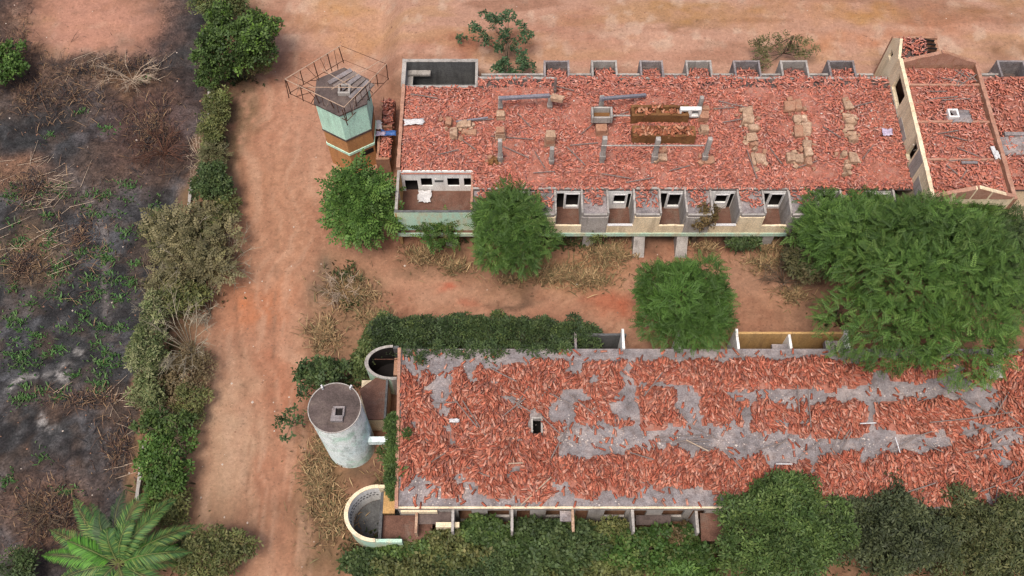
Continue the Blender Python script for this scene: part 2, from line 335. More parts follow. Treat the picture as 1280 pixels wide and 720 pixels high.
    for (a, bb) in [(18, 478), (52, 470), (78, 468), (90, 445), (58, 522), (30, 474)]:
        bmix((176, 170, 170), .9 * sstep(.42, .58, n4) * np.exp(-(((uw - a) / 11) ** 2 + ((vw - bb) / 6) ** 2)))
    f = left * (1 - keep)
    c = c + (b - c) * f[:, None]
    return c * .585 * (1.0, 1.0, .94), f
def nonuni(a, b, n, outs): return np.concatenate([[a - o for o in outs[::-1]], np.linspace(a, b, n), [b + o for o in outs]])
gx = nonuni(-50, 50, 460, [3, 8, 20, 60, 200, 800, 3000]); gy = nonuni(6, 66, 290, [3, 8, 20, 60, 200, 800, 3000])
GX, GY = np.meshgrid(gx, gy); gxf, gyf = GX.ravel(), GY.ravel()
yc = np.maximum(gyf, -20)
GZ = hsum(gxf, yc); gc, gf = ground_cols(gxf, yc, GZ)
nx, ny = len(gx), len(gy)
ii = (np.arange(ny - 1)[:, None] * nx + np.arange(nx - 1)[None, :]).ravel()
GF = np.stack([ii, ii + 1, ii + nx + 1, ii + nx], 1)
fu, fv = proj(gxf, yc, 0 * gxf)
isb = gf[GF].mean(1) > .5
cu, cv = fu[GF].mean(1), fv[GF].mean(1)
inner = (np.abs(gxf[GF].mean(1)) < 50) & (gyf[GF].mean(1) > 6) & (gyf[GF].mean(1) < 66)
isr = (~isb) & inner & (cu > hedge_u(cv)) & (cu < 386 + 90 * sstep(330, 240, cv)) & (cv > 0)
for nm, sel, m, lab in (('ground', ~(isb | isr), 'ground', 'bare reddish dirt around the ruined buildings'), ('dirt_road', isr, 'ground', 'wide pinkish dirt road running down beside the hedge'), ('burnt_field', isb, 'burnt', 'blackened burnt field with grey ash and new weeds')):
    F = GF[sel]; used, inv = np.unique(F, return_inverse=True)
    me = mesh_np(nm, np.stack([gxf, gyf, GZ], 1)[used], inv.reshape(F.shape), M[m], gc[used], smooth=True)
    tag(link(nm, me), lab, None, None, 'structure')
def gz(x, y): return float(hsum(np.array([x]), np.array([y]))[0])

# ------------------------------------------------------------------ roof tiles
def tile_tmpl(L, seg=4, w0=.19, w1=.15, h=.06, t=.014):
    V = []
    for (y, wd) in ((-L / 2, w0), (L / 2, w1)):
        for off in (0, t):
            for i in range(seg + 1):
                a = math.pi * i / seg; V.append((-(wd / 2 - off) * math.cos(a), y, (h - off) * math.sin(a)))
    n = seg + 1; F = []
    for i in range(seg):
        F.append((i, i + 1, 2 * n + i + 1, 2 * n + i)); F.append((n + i + 1, n + i, 3 * n + i, 3 * n + i + 1))
        F.append((i + 1, i, n + i, n + i + 1)); F.append((2 * n + i, 2 * n + i + 1, 3 * n + i + 1, 3 * n + i))
    F.append((0, 2 * n, 3 * n, n)); F.append((n - 1, 2 * n - 1, 4 * n - 1, 3 * n - 1))
    return np.array(V), np.array(F)
T4, T3 = tile_tmpl(.48, 4), tile_tmpl(.48, 3)
TCOL = [(206, 112, 82), (194, 98, 70), (216, 128, 98), (180, 88, 66), (168, 92, 74), (210, 140, 114), (152, 96, 82)]
def rotm(rz, tilt, az):
    n = len(rz); c, s = np.cos(rz), np.sin(rz); R1 = np.zeros((n, 3, 3)); R1[:, 0, 0] = c; R1[:, 0, 1] = -s; R1[:, 1, 0] = s; R1[:, 1, 1] = c; R1[:, 2, 2] = 1
    kx, ky = np.cos(az), np.sin(az); ct, st = np.cos(tilt), np.sin(tilt); R2 = np.zeros((n, 3, 3))
    R2[:, 0, 0] = ct + kx * kx * (1 - ct); R2[:, 0, 1] = kx * ky * (1 - ct); R2[:, 0, 2] = ky * st
    R2[:, 1, 0] = kx * ky * (1 - ct); R2[:, 1, 1] = ct + ky * ky * (1 - ct); R2[:, 1, 2] = -kx * st
    R2[:, 2, 0] = -ky * st; R2[:, 2, 1] = kx * st; R2[:, 2, 2] = ct
    return R2 @ R1
def lay_tiles(parent, pos, rz, tilt, az, sc, rng, n_ind=300, pal=TCOL, flip=.3, ws=1.0):
    """pos world (n,3), sc length factor; the n_ind that show largest are single tiles, the rest one heap"""
    n = len(pos); pal = np.array([lin(c) * .7 for c in pal])
    ci = rng.integers(0, len(pal), n); R = rotm(rz, tilt, az)
    fl = rng.random(n) < flip
    R[fl, :, 2] *= -1; R[fl, :, 0] *= -1
    pos = pos.copy(); pos[fl, 2] += .06
    u, v = proj(pos[:, 0], pos[:, 1], pos[:, 2])
    topness = pos[:, 2] - np.median(pos[:, 2])
    ok = (u > 8) & (u < 1272) & (v > 8) & (v < 712) & (sc > .85) & (~HIDDEN(u, v))
    score = np.where(ok, v / 60.0 + topness * 14 + rng.random(n) * 2, -1e9)
    ind = np.argsort(-score)[:n_ind]; mask = np.ones(n, bool); mask[ind] = False
    r0 = root_loc(parent)
    mes = [mesh_np('roof_tile', T4[0] * (ws ** 1.6, ws, 1), T4[1], M['tile'], np.tile(c, (len(T4[0]), 1))) for c in pal]
    for k in ind:
        o = link('roof_tile', mes[ci[k]], parent); m = Matrix(R[k].tolist()).to_4x4()
        m.translation = Vector((pos[k] - r0).tolist()); o.matrix_local = m
    V, F = T3; q = np.nonzero(mask)[0]
    Vs = V[None] * np.stack([np.full(len(q), ws ** 1.6), sc[q] * ws, np.full(len(q), 1.0)], 1)[:, None, :]
    Vw = np.einsum('nij,nkj->nki', R[q], Vs) + pos[q][:, None, :]
    Fw = F[None] + (np.arange(len(q)) * len(V))[:, None, None]
    col = pal[ci[q]] * rng.uniform(.7, 1.2, (len(q), 1))
    me = mesh_np('tile_heap', Vw.reshape(-1, 3), Fw.reshape(-1, 4), M['tile'], np.repeat(col, len(V), 0), parent)
    o = link('tile_heap', me, parent); o['kind'] = 'stuff'
def heap_bed(parent, name, x0, x1, y0, y1, step, hf, z, m=None):
    xs, ys = np.arange(x0, x1 + step, step), np.arange(y0, y1 + step, step); X, Y = np.meshgrid(np.minimum(xs, x1), np.minimum(ys, y1)); x, y = X.ravel(), Y.ravel()
    h = hf(x, y); V = np.stack([x, y, z + h], 1); a, b = len(xs), len(ys)
    i = (np.arange(b - 1)[:, None] * a + np.arange(a - 1)[None, :]).ravel(); F = np.stack([i, i + 1, i + a + 1, i + a], 1)
    F = F[(h[F] > -.03).any(1)]; used, inv = np.unique(F, return_inverse=True)
    o = link(name, mesh_np(name, V[used], inv.reshape(F.shape), m or M['dust'], None, parent, smooth=True), parent); o['kind'] = 'stuff'
def inpoly(x, y, poly):
    r = np.zeros(len(x), bool); n = len(poly)
    for i in range(n):
        (x0, y0), (x1, y1) = poly[i], poly[(i + 1) % n]
        if y0 == y1: continue
        r ^= ((y0 > y) != (y1 > y)) & (x < (x1 - x0) * (y - y0) / (y1 - y0) + x0)
    return r
def HIDDEN(u, v):   # roof areas that the tall crowns cover
    return ((u > 985) & (v > 232) & (v < 300)) | (((u - 1130) / 125) ** 2 + ((v - 390) / 95) ** 2 < 1) | (((u - 975) / 95) ** 2 + ((v - 665) / 82) ** 2 < 1) | ((u > 1050) & (v > 605))

# ------------------------------------------------------------------ UPPER RUIN (long block with courts and balconies)
rg = random.Random(5)
ZR, FZ = 4.4, 2.0
def w4(u, v): return W(u, v, ZR)
yF, yB = w4(800, 237)[1], w4(800, 97)[1]
yF1, yB1 = w4(800, 213)[1], w4(800, 110)[1]
yBal, yC = w4(800, 269)[1], w4(800, 265)[1]
yBk = w4(800, 74)[1]
xL, xC0 = w4(500, 160)[0], w4(592, 213)[0]
xCb = w4(598, 97)[0]
xH0, xH1 = w4(1110, 100)[0], w4(1142, 238)[0]
XH = (xH0 + xH1) / 2
ub = thing('ruined_building', 'long roofless block heaped with broken red tiles, with open courts along front and back', 'building', (10, 41, 0))
roof_poly = [(xL, yF1), (xC0, yF1), (xC0, yF), (XH - .02, yF), (XH - .02, yB), (xCb, yB), (xCb, yB1), (xL, yB1)]
rb = MB(); rb.prism([(xL, yF1), (xC0, yF1), (xC0, yB1), (xL, yB1)], ZR - .16, ZR); rb.prism([(xC0 + .002, yF), (XH - .02, yF), (XH - .02, yB1), (xC0 + .002, yB1)], ZR - .16, ZR); rb.prism([(xCb, yB1 + .002), (XH - .02, yB1 + .002), (XH - .02, yB), (xCb, yB)], ZR - .16, ZR)
uroof = rb.build('roof', M['slab_dark'], ub)
m = MB(); m.wall((xL + .1, yF1), (xL + .1, yB1), .24, ZR + .004, ZR + .42, .1, rng=rg); m.build('parapet', M['pinkcap'], ub)
m = MB(); m.wall((xC0, yF + .08), (w4(1005, 237)[0], yF + .08), .16, ZR + .004, ZR + .1, .03, rng=rg); m.wall((xCb, yB - .1), (XH - .1, yB - .1), .18, ZR + .004, ZR + .12, .03, rng=rg); m.build('eave_curb', M['greywhite'], ub)
m = MB(); m.box(xL, XH - .02, yBal, yF - .002, FZ - .2, FZ); m.box(xL + .1, XH - .05, yF, yB1 - .1, FZ - .2, FZ - .003); m.build('floor_slab', M['floor'], ub); m = MB(); m.box(xC0 + .1, XH - .06, yF + .12, yF + 3.0, FZ + .002, FZ + .03); m.box(xC0 + .1, XH - .06, yF + 3.0, yF + 3.15, FZ + .002, ZR - .17); m.build('room_shade_liner', M['black'], ub); m = MB(); m.box(xL + .22, xC0 + .09, yF1, yF1 + 1.6, FZ + .002, FZ + .03); m.box(xL + .22, xC0 + .09, yF1 + 1.6, yF1 + 1.7, FZ + .002, ZR - .17); m.build('room_shade_liner', M['black'], ub)  # black floors and partitions added so the rooms look shaded
m = MB(); m.wall((xL + .1, yC), (xL + .1, yB1), .2, -.3, ZR - .165); m.build('end_wall', M['ochre'], ub)
m = MB(); m.wall((xCb, yB - .12), (XH - .05, yB - .12), .18, -.3, ZR - .165); m.build('back_wall', M['greywhite'], ub)
m = MB(); m.wall((xL + .25, yBal + 1.1), (XH - .05, yBal + 1.1), .2, -.3, FZ - .205); m.build('garage_wall', M['black'], ub)  # wall coloured black for the shade in the recess below the floor
# bays
us = [592, 628, 661, 694, 727, 759, 792, 824, 856, 888, 922, 953, 985, 1018, 1050, 1083, 1116]
bx = [w4(u, 237)[0] for u in us]
fw = MB(); s0 = bx[0]
wins = []
for i in range(len(bx) - 1):
    a, b = bx[i] - s0, bx[i + 1] - s0
    if i % 2 == 1:
        if i % 4 == 1: wins += [(a + .55, a + 1.35, FZ + .75, FZ + 1.75, 1), (a + 1.5, b - .1, FZ + .01, FZ + 1.9, 0)]
        else: wins += [(a + .15, a + .65, FZ + .01, FZ + 1.95, 0), (a + .8, b - .15, FZ + .3, FZ + 1.85, 1)]
fw.wall_open((s0, yF + .05), (bx[-1], yF + .05), .12, FZ + .003, ZR - .165, [q[:4] for q in wins])
fw.build('front_wall', M['white'], ub)
for q in wins:
    if q[4]:
        f = MB(); y = yF - .03
        for (a, b, c, d) in ((q[0] - .07, q[0], q[2] - .07, q[3] + .07), (q[1], q[1] + .07, q[2] - .07, q[3] + .07), (q[0], q[1], q[3], q[3] + .07), (q[0], q[1], q[2] - .07, q[2])):
            f.box(s0 + a, s0 + b, y - .03, y + .017, c, d)
        f.build('window_frame', M['sheet'], ub)
for i, x in enumerate(bx[1:]):
    d = MB(); d.wall((x, yBal + .16), (x, yF - .01), .14, FZ + .003, ZR + (.12 if i % 2 else .04), .16, rng=rg); d.build('dividing_wall', M['greywhite'], ub)
trng = np.random.default_rng(8)
bay_tiles = []
for i in range(0, len(bx) - 1, 2):
    a, b = bx[i] + (.08 if i else 0), bx[i + 1] - .08
    m = MB(); m.box(a, b, yBal + .05, yF - .005, ZR - .3, ZR - .16); m.build('bay_slab', M['slab'], ub)
    m = MB(); m.wall((a, yBal + .1), (b, yBal + .1), .12, ZR - .157, ZR - .02, .03, rng=rg); m.build('bay_beam', M['greywhite'], ub)
    k = 46; px = trng.uniform(a + .1, b - .1, k); py = yF - .1 - trng.random(k) ** 1.3 * 1.25
    bay_tiles.append(np.stack([px, py, np.full(k, ZR - .15) + trng.random(k) * .2], 1))
for i in range(len(bx) - 1):
    zt = FZ + 1.0 if i % 2 else ZR - .31
    m = MB(); m.wall((bx[i] + .005, yBal + .07), (bx[i + 1] - .005, yBal + .07), .14, FZ + .003, zt, .07, rng=rg); m.build('balcony_parapet', M['cream' if i % 4 else 'greywhite'], ub); m = None
    if i % 2 and i % 4 == 1:
        m = MB(); m.box(bx[i] + .05, bx[i + 1] - .05, yBal - .02, yBal + .16, zt + .004, zt + .06); m.build('parapet_cap', M['sheet'], ub)
m = MB(); m.box(xL, XH - .02, yBal - .06, yBal - .003, FZ - .32, FZ + .08); m.build('edge_beam', M['teal'], ub)
for u in (806, 862, 930, 740, 975, 560):
    x = w4(u, 272)[0]; m = MB(); m.prism([(x - .38, yBal + .1), (x + .38, yBal + .1), (x + .38, yBal + .6), (x - .38, yBal + .6)], -.4, FZ - .21)
    m.build('pillar', M['greywhite'], ub)
    if u in (806, 862): m = MB(); m.prism([(x - .42, yBal - .9), (x + .42, yBal - .9), (x + .38, yBal + .09), (x - .38, yBal + .09)], -.4, [.05, .05, FZ - .33, FZ - .33]); m.build('buttress', M['greywhite'], ub)
# front left court
oL = xL + .1
def cx(u): return w4(u, 213)[0]
ops = [(cx(504) - oL, cx(520) - oL, FZ + .01, 3.35), (cx(524.5) - oL, cx(538.5) - oL, 2.62, 3.6), (cx(558) - oL, cx(573) - oL, 2.62, 3.6), (cx(579) - oL, cx(588) - oL, 2.62, 3.6)]
m = MB(); m.wall_open((oL + .105, yF1 - .07), (xC0, yF1 - .07), .1, FZ + .003, ZR + .05, [(max(.02, a - .105), b - .105, c, d) for a, b, c, d in ops]); m.build('court_wall', M['white'], ub)
m = MB(); m.box(cx(542), cx(553), yF1 - .17, yF1 - .143, 3.2, 3.4); v_ = m.build('vent_block', M['conc_dark'], ub)
m = MB(); m.wall((xC0 - .08, yC + .2), (xC0 - .08, yF1 - .145), .16, FZ + .003, ZR + .06, .03, rng=rg); m.build('court_wall', M['pinkcap'], ub)
m = MB(); m.wall((oL, yC + .2), (oL, yF1 - .01), .19, FZ + .003, ZR + .06, .02, rng=rg); m.build('court_wall', M['greywhite'], ub)
m = MB(); m.wall((xL - .05, yC + .09), (xC0, yC + .09), .18, FZ - .9, ZR - .1, .02, rng=rg); m.build('court_wall', M['teal'], ub, label='pale green and cream outer court wall with a dark top')
m = MB(); m.box(xL - .04, xC0 - .01, yC + .01, yC + .17, ZR - .095, ZR - .03); m.build('wall_cap', M['conc_dark'], ub)
m = MB(); m.obox((cx(581), yC + .75, FZ + .09), (1.6, .9, .06), .1, .05); m.build('fallen_door', M['sheet'], ub)
# back left court
xq0, xq1 = w4(505, 78)[0], w4(596, 78)[0]; yq = w4(800, 76)[1]
m = MB(); m.wall((xq0, yq), (xq1, yq), .25, .2, ZR); m.build('court_wall', M['conc_dark'], ub)
m = MB(); m.wall((xq0 + .03, yB1 + .13), (xq0 + .03, yq - .13), .3, .2, ZR + .02); m.wall((xq1, yB1 + .13), (xq1, yq - .13), .2, .2, ZR + .02); m.build('court_wall', M['greywhite'], ub)
m = MB(); m.wall((xq0 - .12, yq + .002), (xq1 + .1, yq + .002), .27, ZR + .004, ZR + .06, .01, rng=rg); m.wall((xL, yB1 + .06), (xq1, yB1 + .06), .2, ZR - .2, ZR + .14, .03, rng=rg); m.build('wall_cap', M['greywhite'], ub)
m = MB(); m.box(xq0 + .19, xq1 - .11, yB1 + .17, yq - .13, 1.6, 1.9); m.build('court_floor', M['conc_dark'], ub)
m = MB(); m.box(xq0 + .19, xq0 + 1.9, yq - .55, yq - .13, 3.3, 3.5); m.box(xq0 + .19, xq0 + .6, yB1 + .3, yq - .56, 3.1, 3.3); m.build('ledge', M['greywhite'], ub)
m = MB(); m.box(xq0 + 1.2, xq1 - .4, yq - 1.35, yq - .9, 1.903, 1.93); m.build('pale_floor_strip', M['slab'], ub)  # paler strip along the court floor
# back courts
bcs = [(681, 711), (741, 771), (802, 829), (860, 890), (920, 951), (979, 1011), (1039, 1070)]
for k, (a, b) in enumerate(bcs):
    x0, x1 = w4(a, 90)[0], w4(b, 90)[0]
    m = MB(); m.wall((x0, yB + .02), (x0, yBk), .15, 0, ZR - .1, .03, rng=rg); m.wall((x1, yB + .02), (x1, yBk), .15, 0, ZR - .1, .03, rng=rg); m.wall((x0 + .076, yBk - .07), (x1 - .076, yBk - .07), .14, 0, ZR - .12, .03, rng=rg)
    m.build('court_wall', M['greywhite' if k % 2 else 'slab'], ub)
    m = MB(); m.box(x0 + .076, x1 - .076, yB + .02, yBk - .141, 2.4, 3.55); m.build('court_floor', M['slab_dark'], ub)
    n = 150; px = trng.uniform(x0 + .2, x1 - .2, n); tt = trng.random(n) ** 1.2; py = yB + .1 + tt * (yBk - yB - .7)
    bay_tiles.append(np.stack([px, py, 3.57 + trng.random(n) * (.85 - .4 * tt)], 1))
for a, b in zip([600] + [q[1] for q in bcs], [q[0] for q in bcs] + [1096]):
    x0, x1 = w4(a, 92)[0] + .09, w4(b, 92)[0] - .09
    m = MB(); m.wall((x0, yB + .62), (x1, yB + .62), .16, 0, ZR - .35, .02, rng=rg); m.build('walkway_wall', M['greywhite'], ub)
# the tiles of the roof
def upper_tiles(parent, inside, x0, x1, y0, y1, z, n, seed, nind, extra=None, hmax=.18, pal=TCOL, ws=.74):
    r = np.random.default_rng(seed); x, y = r.uniform(x0, x1, n * 2), r.uniform(y0, y1, n * 2)
    c = .45 + .55 * sstep(.3, .55, fbm(x * .5, y * .5, seed, 4))
    k = inside(x, y) & (r.random(n * 2) < c); x, y, c = x[k][:n], y[k][:n], c[k][:n]; q = len(x)
    pos = np.stack([x, y, z + .03 + r.random(q) * hmax * c], 1)
    if extra is not None: pos = np.concatenate([pos, extra]); q = len(pos)
    flow = fbm(pos[:, 0] * .7, pos[:, 1] * .7, seed + 9, 2) * 5
    rz = flow + r.normal(0, .9, q); tilt = np.abs(r.normal(0, .15, q)); az = r.uniform(0, 6.28, q)
    sc = np.where(r.random(q) < .25, r.uniform(.35, .8, q), r.uniform(.9, 1.15, q))
    lay_tiles(parent, pos, rz, tilt, az, sc, r, nind, pal, ws=ws)
UPAL = [(212, 138, 118), (206, 128, 108), (218, 148, 128), (196, 118, 102), (192, 126, 112), (220, 164, 148), (176, 122, 112), (212, 134, 112), (208, 128, 106)]
upper_tiles(uroof, lambda x, y: inpoly(x, y, [(a + (.3 if a == xL else 0), b) for a, b in roof_poly]), xL, XH, yF, yB, ZR, 17500, 3, 300, np.concatenate(bay_tiles), pal=UPAL)
heap_bed(uroof, 'tile_dust', xL + .25, XH - .1, yF + .2, yB1 - .05, .3, lambda x, y: np.where(inpoly(x, y, [(xL, yF1), (xC0, yF1), (xC0 + .01, yF), (XH, yF), (XH, yB), (xL, yB)]) & ~((x < xC0 + .3) & (y < yF1 + .1)), .004 + .13 * sstep(.35, .65, fbm(x * .6, y * .6, 77)), -.2), ZR)

# ------------------------------------------------------------------ HALL with gables
def solve_z(u, v, x):
    lo, hi = 4.4, 14.0
    for _ in range(40):
        z = (lo + hi) / 2
        if P(u, v, z)[0] > x: lo = z
        else: hi = z
    return lo
ZH = min(8.6, max(6.5, .5 * (solve_z(1163, 244, xH1) + solve_z(1124, 74, xH0))))
hF, hB = W(1165, 246, ZH)[1], W(1125, 74, ZH)[1]
hx0 = XH; hx1 = .5 * (W(1273, 244, ZH)[0] + W(1226, 76, ZH)[0])
hx0r = .5 * (W(1165, 244, ZH)[0] + W(1125, 74, ZH)[0]); XH0 = hx0
hall = thing('gabled_hall', 'tall cream hall with gable parapets and a tile covered roof, taller than both wings', 'building', ((hx0 + hx1) / 2, (hF + hB) / 2, 0))
mid = (hx0 + hx1) / 2; zr2 = ZH - .75
L_ = hB - hF
m = MB(); m.wall_open((hx0 + .13, hF), (hx0 + .13, hB), .26, -.3, ZH, [(L_ * .74, L_ * .92, ZH - 1.9, ZH - .35), (L_ * .35, L_ * .42, ZR + .1, ZR + 1.9)]); m.build('side_wall', M['cream'], hall)
for (a, b, z0, z1) in ((.5, .66, ZR + .1, ZH - 1.5), (.24, .33, ZR + .1, ZR + 2.2), (.68, .93, ZR + .1, ZH - 2.0), (.1, .2, ZR + .1, ZR + 1.2)): m = MB(); m.box(hx0 - .03, hx0 - .004, hF + L_ * a, hF + L_ * b, z0, z1); m.build('plaster_patch', M['greywhite'], hall)
m = MB(); m.wall((hx1 - .13, hF + .002), (hx1 - .13, hB - .002), .26, -.3, ZH - .35); m.build('side_wall', M['brick'], hall)
for (y, nm) in ((hF, 'front'), (hB, 'back')):
    s = .14 if y == hF else -.14
    m = MB(); a = [(hx0 + .262, y + s - .13), (mid, y + s - .13), (hx1 - .262, y + s - .13), (hx1 - .262, y + s + .13), (mid, y + s + .13), (hx0 + .262, y + s + .13)]
    zt = [ZH - .05, ZH + .95, ZH - .12, ZH - .12, ZH + .95, ZH - .05]
    if sum((q[0] - p[0]) * (q[1] + p[1]) for p, q in zip(a, a[1:] + a[:1])) > 0: a, zt = a[::-1], zt[::-1]
    n = 6; V = [(p[0], p[1], -.3) for p in a] + [(p[0], p[1], zt[i]) for i, p in enumerate(a)]
    m.add(V, [(5, 4, 3, 2, 1, 0), (6, 7, 10, 11), (7, 8, 9, 10)] + [(i, (i + 1) % n, n + (i + 1) % n, n + i) for i in range(n)])
    g = m.build('gable_wall', M['cream'] if y == hF else M['brick'], hall)
    m = MB(); rr = random.Random(3)
    for (p, q, za, zb) in (((hx0 + .262, y + s), (mid - .3, y + s), ZH, ZH + .92), ((mid - .2, y + s), (hx1 - .262, y + s), ZH + .96, ZH - .08)): m.wall(p, q, .28, ZH - .3, za, .05, .5, rr, z1b=zb)
    m.build('coping', M['pinkcap'], hall)
m = MB(); m.wall((hx0 + .1, hF), (hx0 + .13, hB), .27, ZH + .004, ZH + .1, .03, rng=rg); m.build('coping', M['cream'], hall); m = MB(); m.wall((hx1 - .13, hF), (hx1 - .13, hB), .27, ZH - .346, ZH - .24, .05, rng=rg); m.build('coping', M['pinkcap'], hall)
m = MB(); m.prism([(hx0 + .262, hF + .28), (hx1 - .262, hF + .28), (hx1 - .262, hB - .28), (hx0 + .262, hB - .28)], zr2 - .2, zr2); hroof = m.build('roof', M['slab_dark'], hall)
for v in (109, 155, 202):
    y = W(1190, v, zr2)[1]; m = MB(); m.wall((hx0 + .27, y), (hx1 - .27, y), .16, zr2 + .004, zr2 + .32, .05, rng=rg); m.build('roof_beam', M['pinkcap'], hall)
upper_tiles(hroof, lambda x, y: x > 0, hx0 + .45, hx1 - .45, hF + .5, hB - .45, zr2, 3200, 13, 300, hmax=.24, pal=UPAL)
heap_bed(hroof, 'tile_dust', hx0 + .28, hx1 - .28, hF + .3, hB - .3, .3, lambda x, y: .004 + .12 * sstep(.35, .65, fbm(x * .6, y * .6, 97)), zr2)
p = W(1188, 147, zr2); m = MB(); m.ring((p[0], p[1]), .34, .5, zr2 + .004, zr2 + .55, n=4, a0=math.pi / 4, a1=2.25 * math.pi); m.build('roof_hatch', M['white'], hall)
m = MB(); m.disc((p[0], p[1]), .36, zr2 + .16, zr2 + .2, 4); m.v = [(p[0] + (q[0] - p[0]) * .7 - (q[1] - p[1]) * .7, p[1] + (q[0] - p[0]) * .7 + (q[1] - p[1]) * .7, q[2]) for q in m.v]; m.build('hatch_hole_shade', M['black'], hall)  # black plate paints the shaded depth of the hatch hole
# stair house behind the hall
zA = ZH + .35
ax0, ax1 = hx0 + .02, hx0 + 3.3; ay0, ay1 = hB + .012, hB + 2.3
an = thing('stair_house', 'small cream stair house with a half fallen tiled roof behind the back gable', 'building', ((ax0 + ax1) / 2, (ay0 + ay1) / 2, 0))
yy = (ay0 + ay1) / 2
m = MB(); m.wall_open((ax0 + .1, ay0), (ax0 + .1, ay1 - .2), .2, -.3, zA - .5, [(1.0, 1.5, zA - 1.7, zA - 1.0)]); m.add([(ax0, ay0, zA - .5), (ax0 + .2, ay0, zA - .5), (ax0 + .2, ay1 - .2, zA - .5), (ax0, ay1 - .2, zA - .5), (ax0, yy, zA + .5), (ax0 + .2, yy, zA + .5)], [(0, 3, 4), (1, 5, 2), (0, 4, 5, 1), (3, 2, 5, 4), (0, 1, 2, 3)]); m.build('side_wall', M['cream'], an); m = MB(); m.box(ax0 + .21, ax0 + .3, ay0 + .7, ay0 + 1.8, zA - 2.0, zA - .81); m.build('window_shade_box', M['black'], an)  # black box added behind the window as painted shade
m = MB(); m.wall((ax0, ay1 - .1), (ax1, ay1 - .1), .2, -.3, zA - .5); m.wall((ax1 - .1, ay0), (ax1 - .1, ay1 - .2), .2, -.3, zA - .7); m.build('back_wall', M['brick'], an)
m = MB(); m.prism([(ax0 + .21, ay0 + .01), (ax1 - .9, ay0 + .01), (ax1 - .9, ay1 - .21), (ax0 + .21, ay1 - .21)], zA - .8, zA - .62); aroof = m.build('roof', M['slab_dark'], an)
upper_tiles(aroof, lambda x, y: x > 0, ax0 + .3, ax1 - 1.1, ay0 + .15, ay1 - .3, zA - .6, 130, 23, 40, hmax=.3, pal=UPAL)
for k in range(5):
    m = MB(); m.obox((ax1 - .95, ay0 + .35 + k * .4, zA - .5), (1.6, .09, .09), .1, 0, .12 + .04 * k); m.build('rafter', M['black'], an)
# right wing
rx0, rx1 = hx1 + .03, hx1 + 22
rw = thing('roofless_wing', 'lower wing right of the tall hall, its flat roof under broken tiles', 'building', (rx0 + 5, 41, 0))
m = MB(); m.box(rx0, rx1, yF, yB, ZR - .2, ZR); wroof = m.build('roof', M['slab_dark'], rw)
m = MB(); m.box(rx0 + .1, rx1, yF + .1, yB - .1, -.3, ZR - .205); m.build('wall', M['cream'], rw)
m = MB(); x0, x1 = w4(1252, 88)[0], w4(1284, 88)[0]
for a in (x0, x1): m.wall((a, yB + .02), (a, yBk), .15, 0, ZR - .1, .03, rng=rg)
m.wall((x0 + .08, yBk - .07), (x1 - .08, yBk - .07), .14, 0, ZR - .12); m.build('court_wall', M['slab'], rw)
m = MB(); m.wall((rx0, yB + .62), (x0 - .09, yB + .62), .16, 0, ZR - .35, .02, rng=rg); m.build('walkway_wall', M['greywhite'], rw)
m = MB(); m.box(x0 + .08, x1 - .08, yB + .02, yBk - .15, 2.4, 2.95); m.build('court_floor', M['slab_dark'], rw)
upper_tiles(wroof, lambda x, y: x > 0, rx0 + .1, rx0 + 7, yF + .2, yB - .2, ZR, 2400, 33, 150, hmax=.3, pal=UPAL)
heap_bed(wroof, 'tile_dust', rx0, rx1, yF, yB, .4, lambda x, y: .004 + .12 * sstep(.35, .65, fbm(x * .6, y * .6, 98)), ZR)
m = MB(); p, q = w4(1252, 172), w4(1300, 172); m.wall(p, q, .3, ZR + .15, ZR + .5, .03, rng=rg); p = w4(1256, 185); m.obox((p[0] + .9, p[1], ZR + .22), (2.6, 1.5, .2), .05, .02); m.build('fallen_slab', M['slab'], rw)

# ------------------------------------------------------------------ LOWER RUIN
ZL = 3.2
def w3(u, v): return W(u, v, ZL)
lyB, lyF = w3(800, 436)[1], w3(800, 636)[1]
lxB, lxF = w3(498, 436)[0], w3(494, 636)[0]; lx1 = w3(1350, 540)[0]
lb = thing('ruined_building', 'lower long ruin with orange clay tiles heaped in patches on its grey roof slab', 'building', (10, 20, 0))
hu0, hu1 = w3(666, 530)[0], w3(676, 530)[0]; hy0, hy1 = w3(670, 542)[1], w3(670, 525)[1]
def lx(y): return lxF + (lxB - lxF) * (y - lyF) / (lyB - lyF)
m = MB()
m.prism([(lx(lyF), lyF), (hu0, lyF), (hu0, lyB), (lx(lyB), lyB)], ZL - .18, ZL)
m.box(hu1, lx1, lyF, lyB, ZL - .18, ZL); m.box(hu0 + .001, hu1 - .001, lyF, hy0, ZL - .18, ZL); m.box(hu0 + .001, hu1 - .001, hy1, lyB, ZL - .18, ZL)
lroof = m.build('roof', M['slab'], lb); m = MB(); m.box(hu0 - 1, hu1 + 1, hy0 - 1, hy1 + 1.5, .3, 1.6); m.build('room_shade_liner', M['black'], lb)  # black block added below the hatch as painted shade
m = MB(); m.wall((hu0 - .07, hy1 + .06), (hu1 + .07, hy1 + .06), .12, ZL + .004, ZL + .26); m.wall((hu0 - .06, hy0), (hu0 - .06, hy1), .12, ZL + .004, ZL + .2); m.wall((hu1 + .06, hy0), (hu1 + .06, hy1), .12, ZL + .004, ZL + .2); m.build('roof_hatch', M['greywhite'], lb)
m = MB(); m.wall((lx(lyF) + .08, lyF), (lx(lyB) + .08, lyB), .2, ZL + .004, ZL + .22, .06, rng=rg); m.build('parapet', M['pinkcap'], lb)
m = MB(); m.wall((lx(lyF), lyF + .06), (w3(905, 636)[0], lyF + .06), .12, ZL + .004, ZL + .08, .03, rng=rg); m.build('eave_curb', M['cream'], lb)
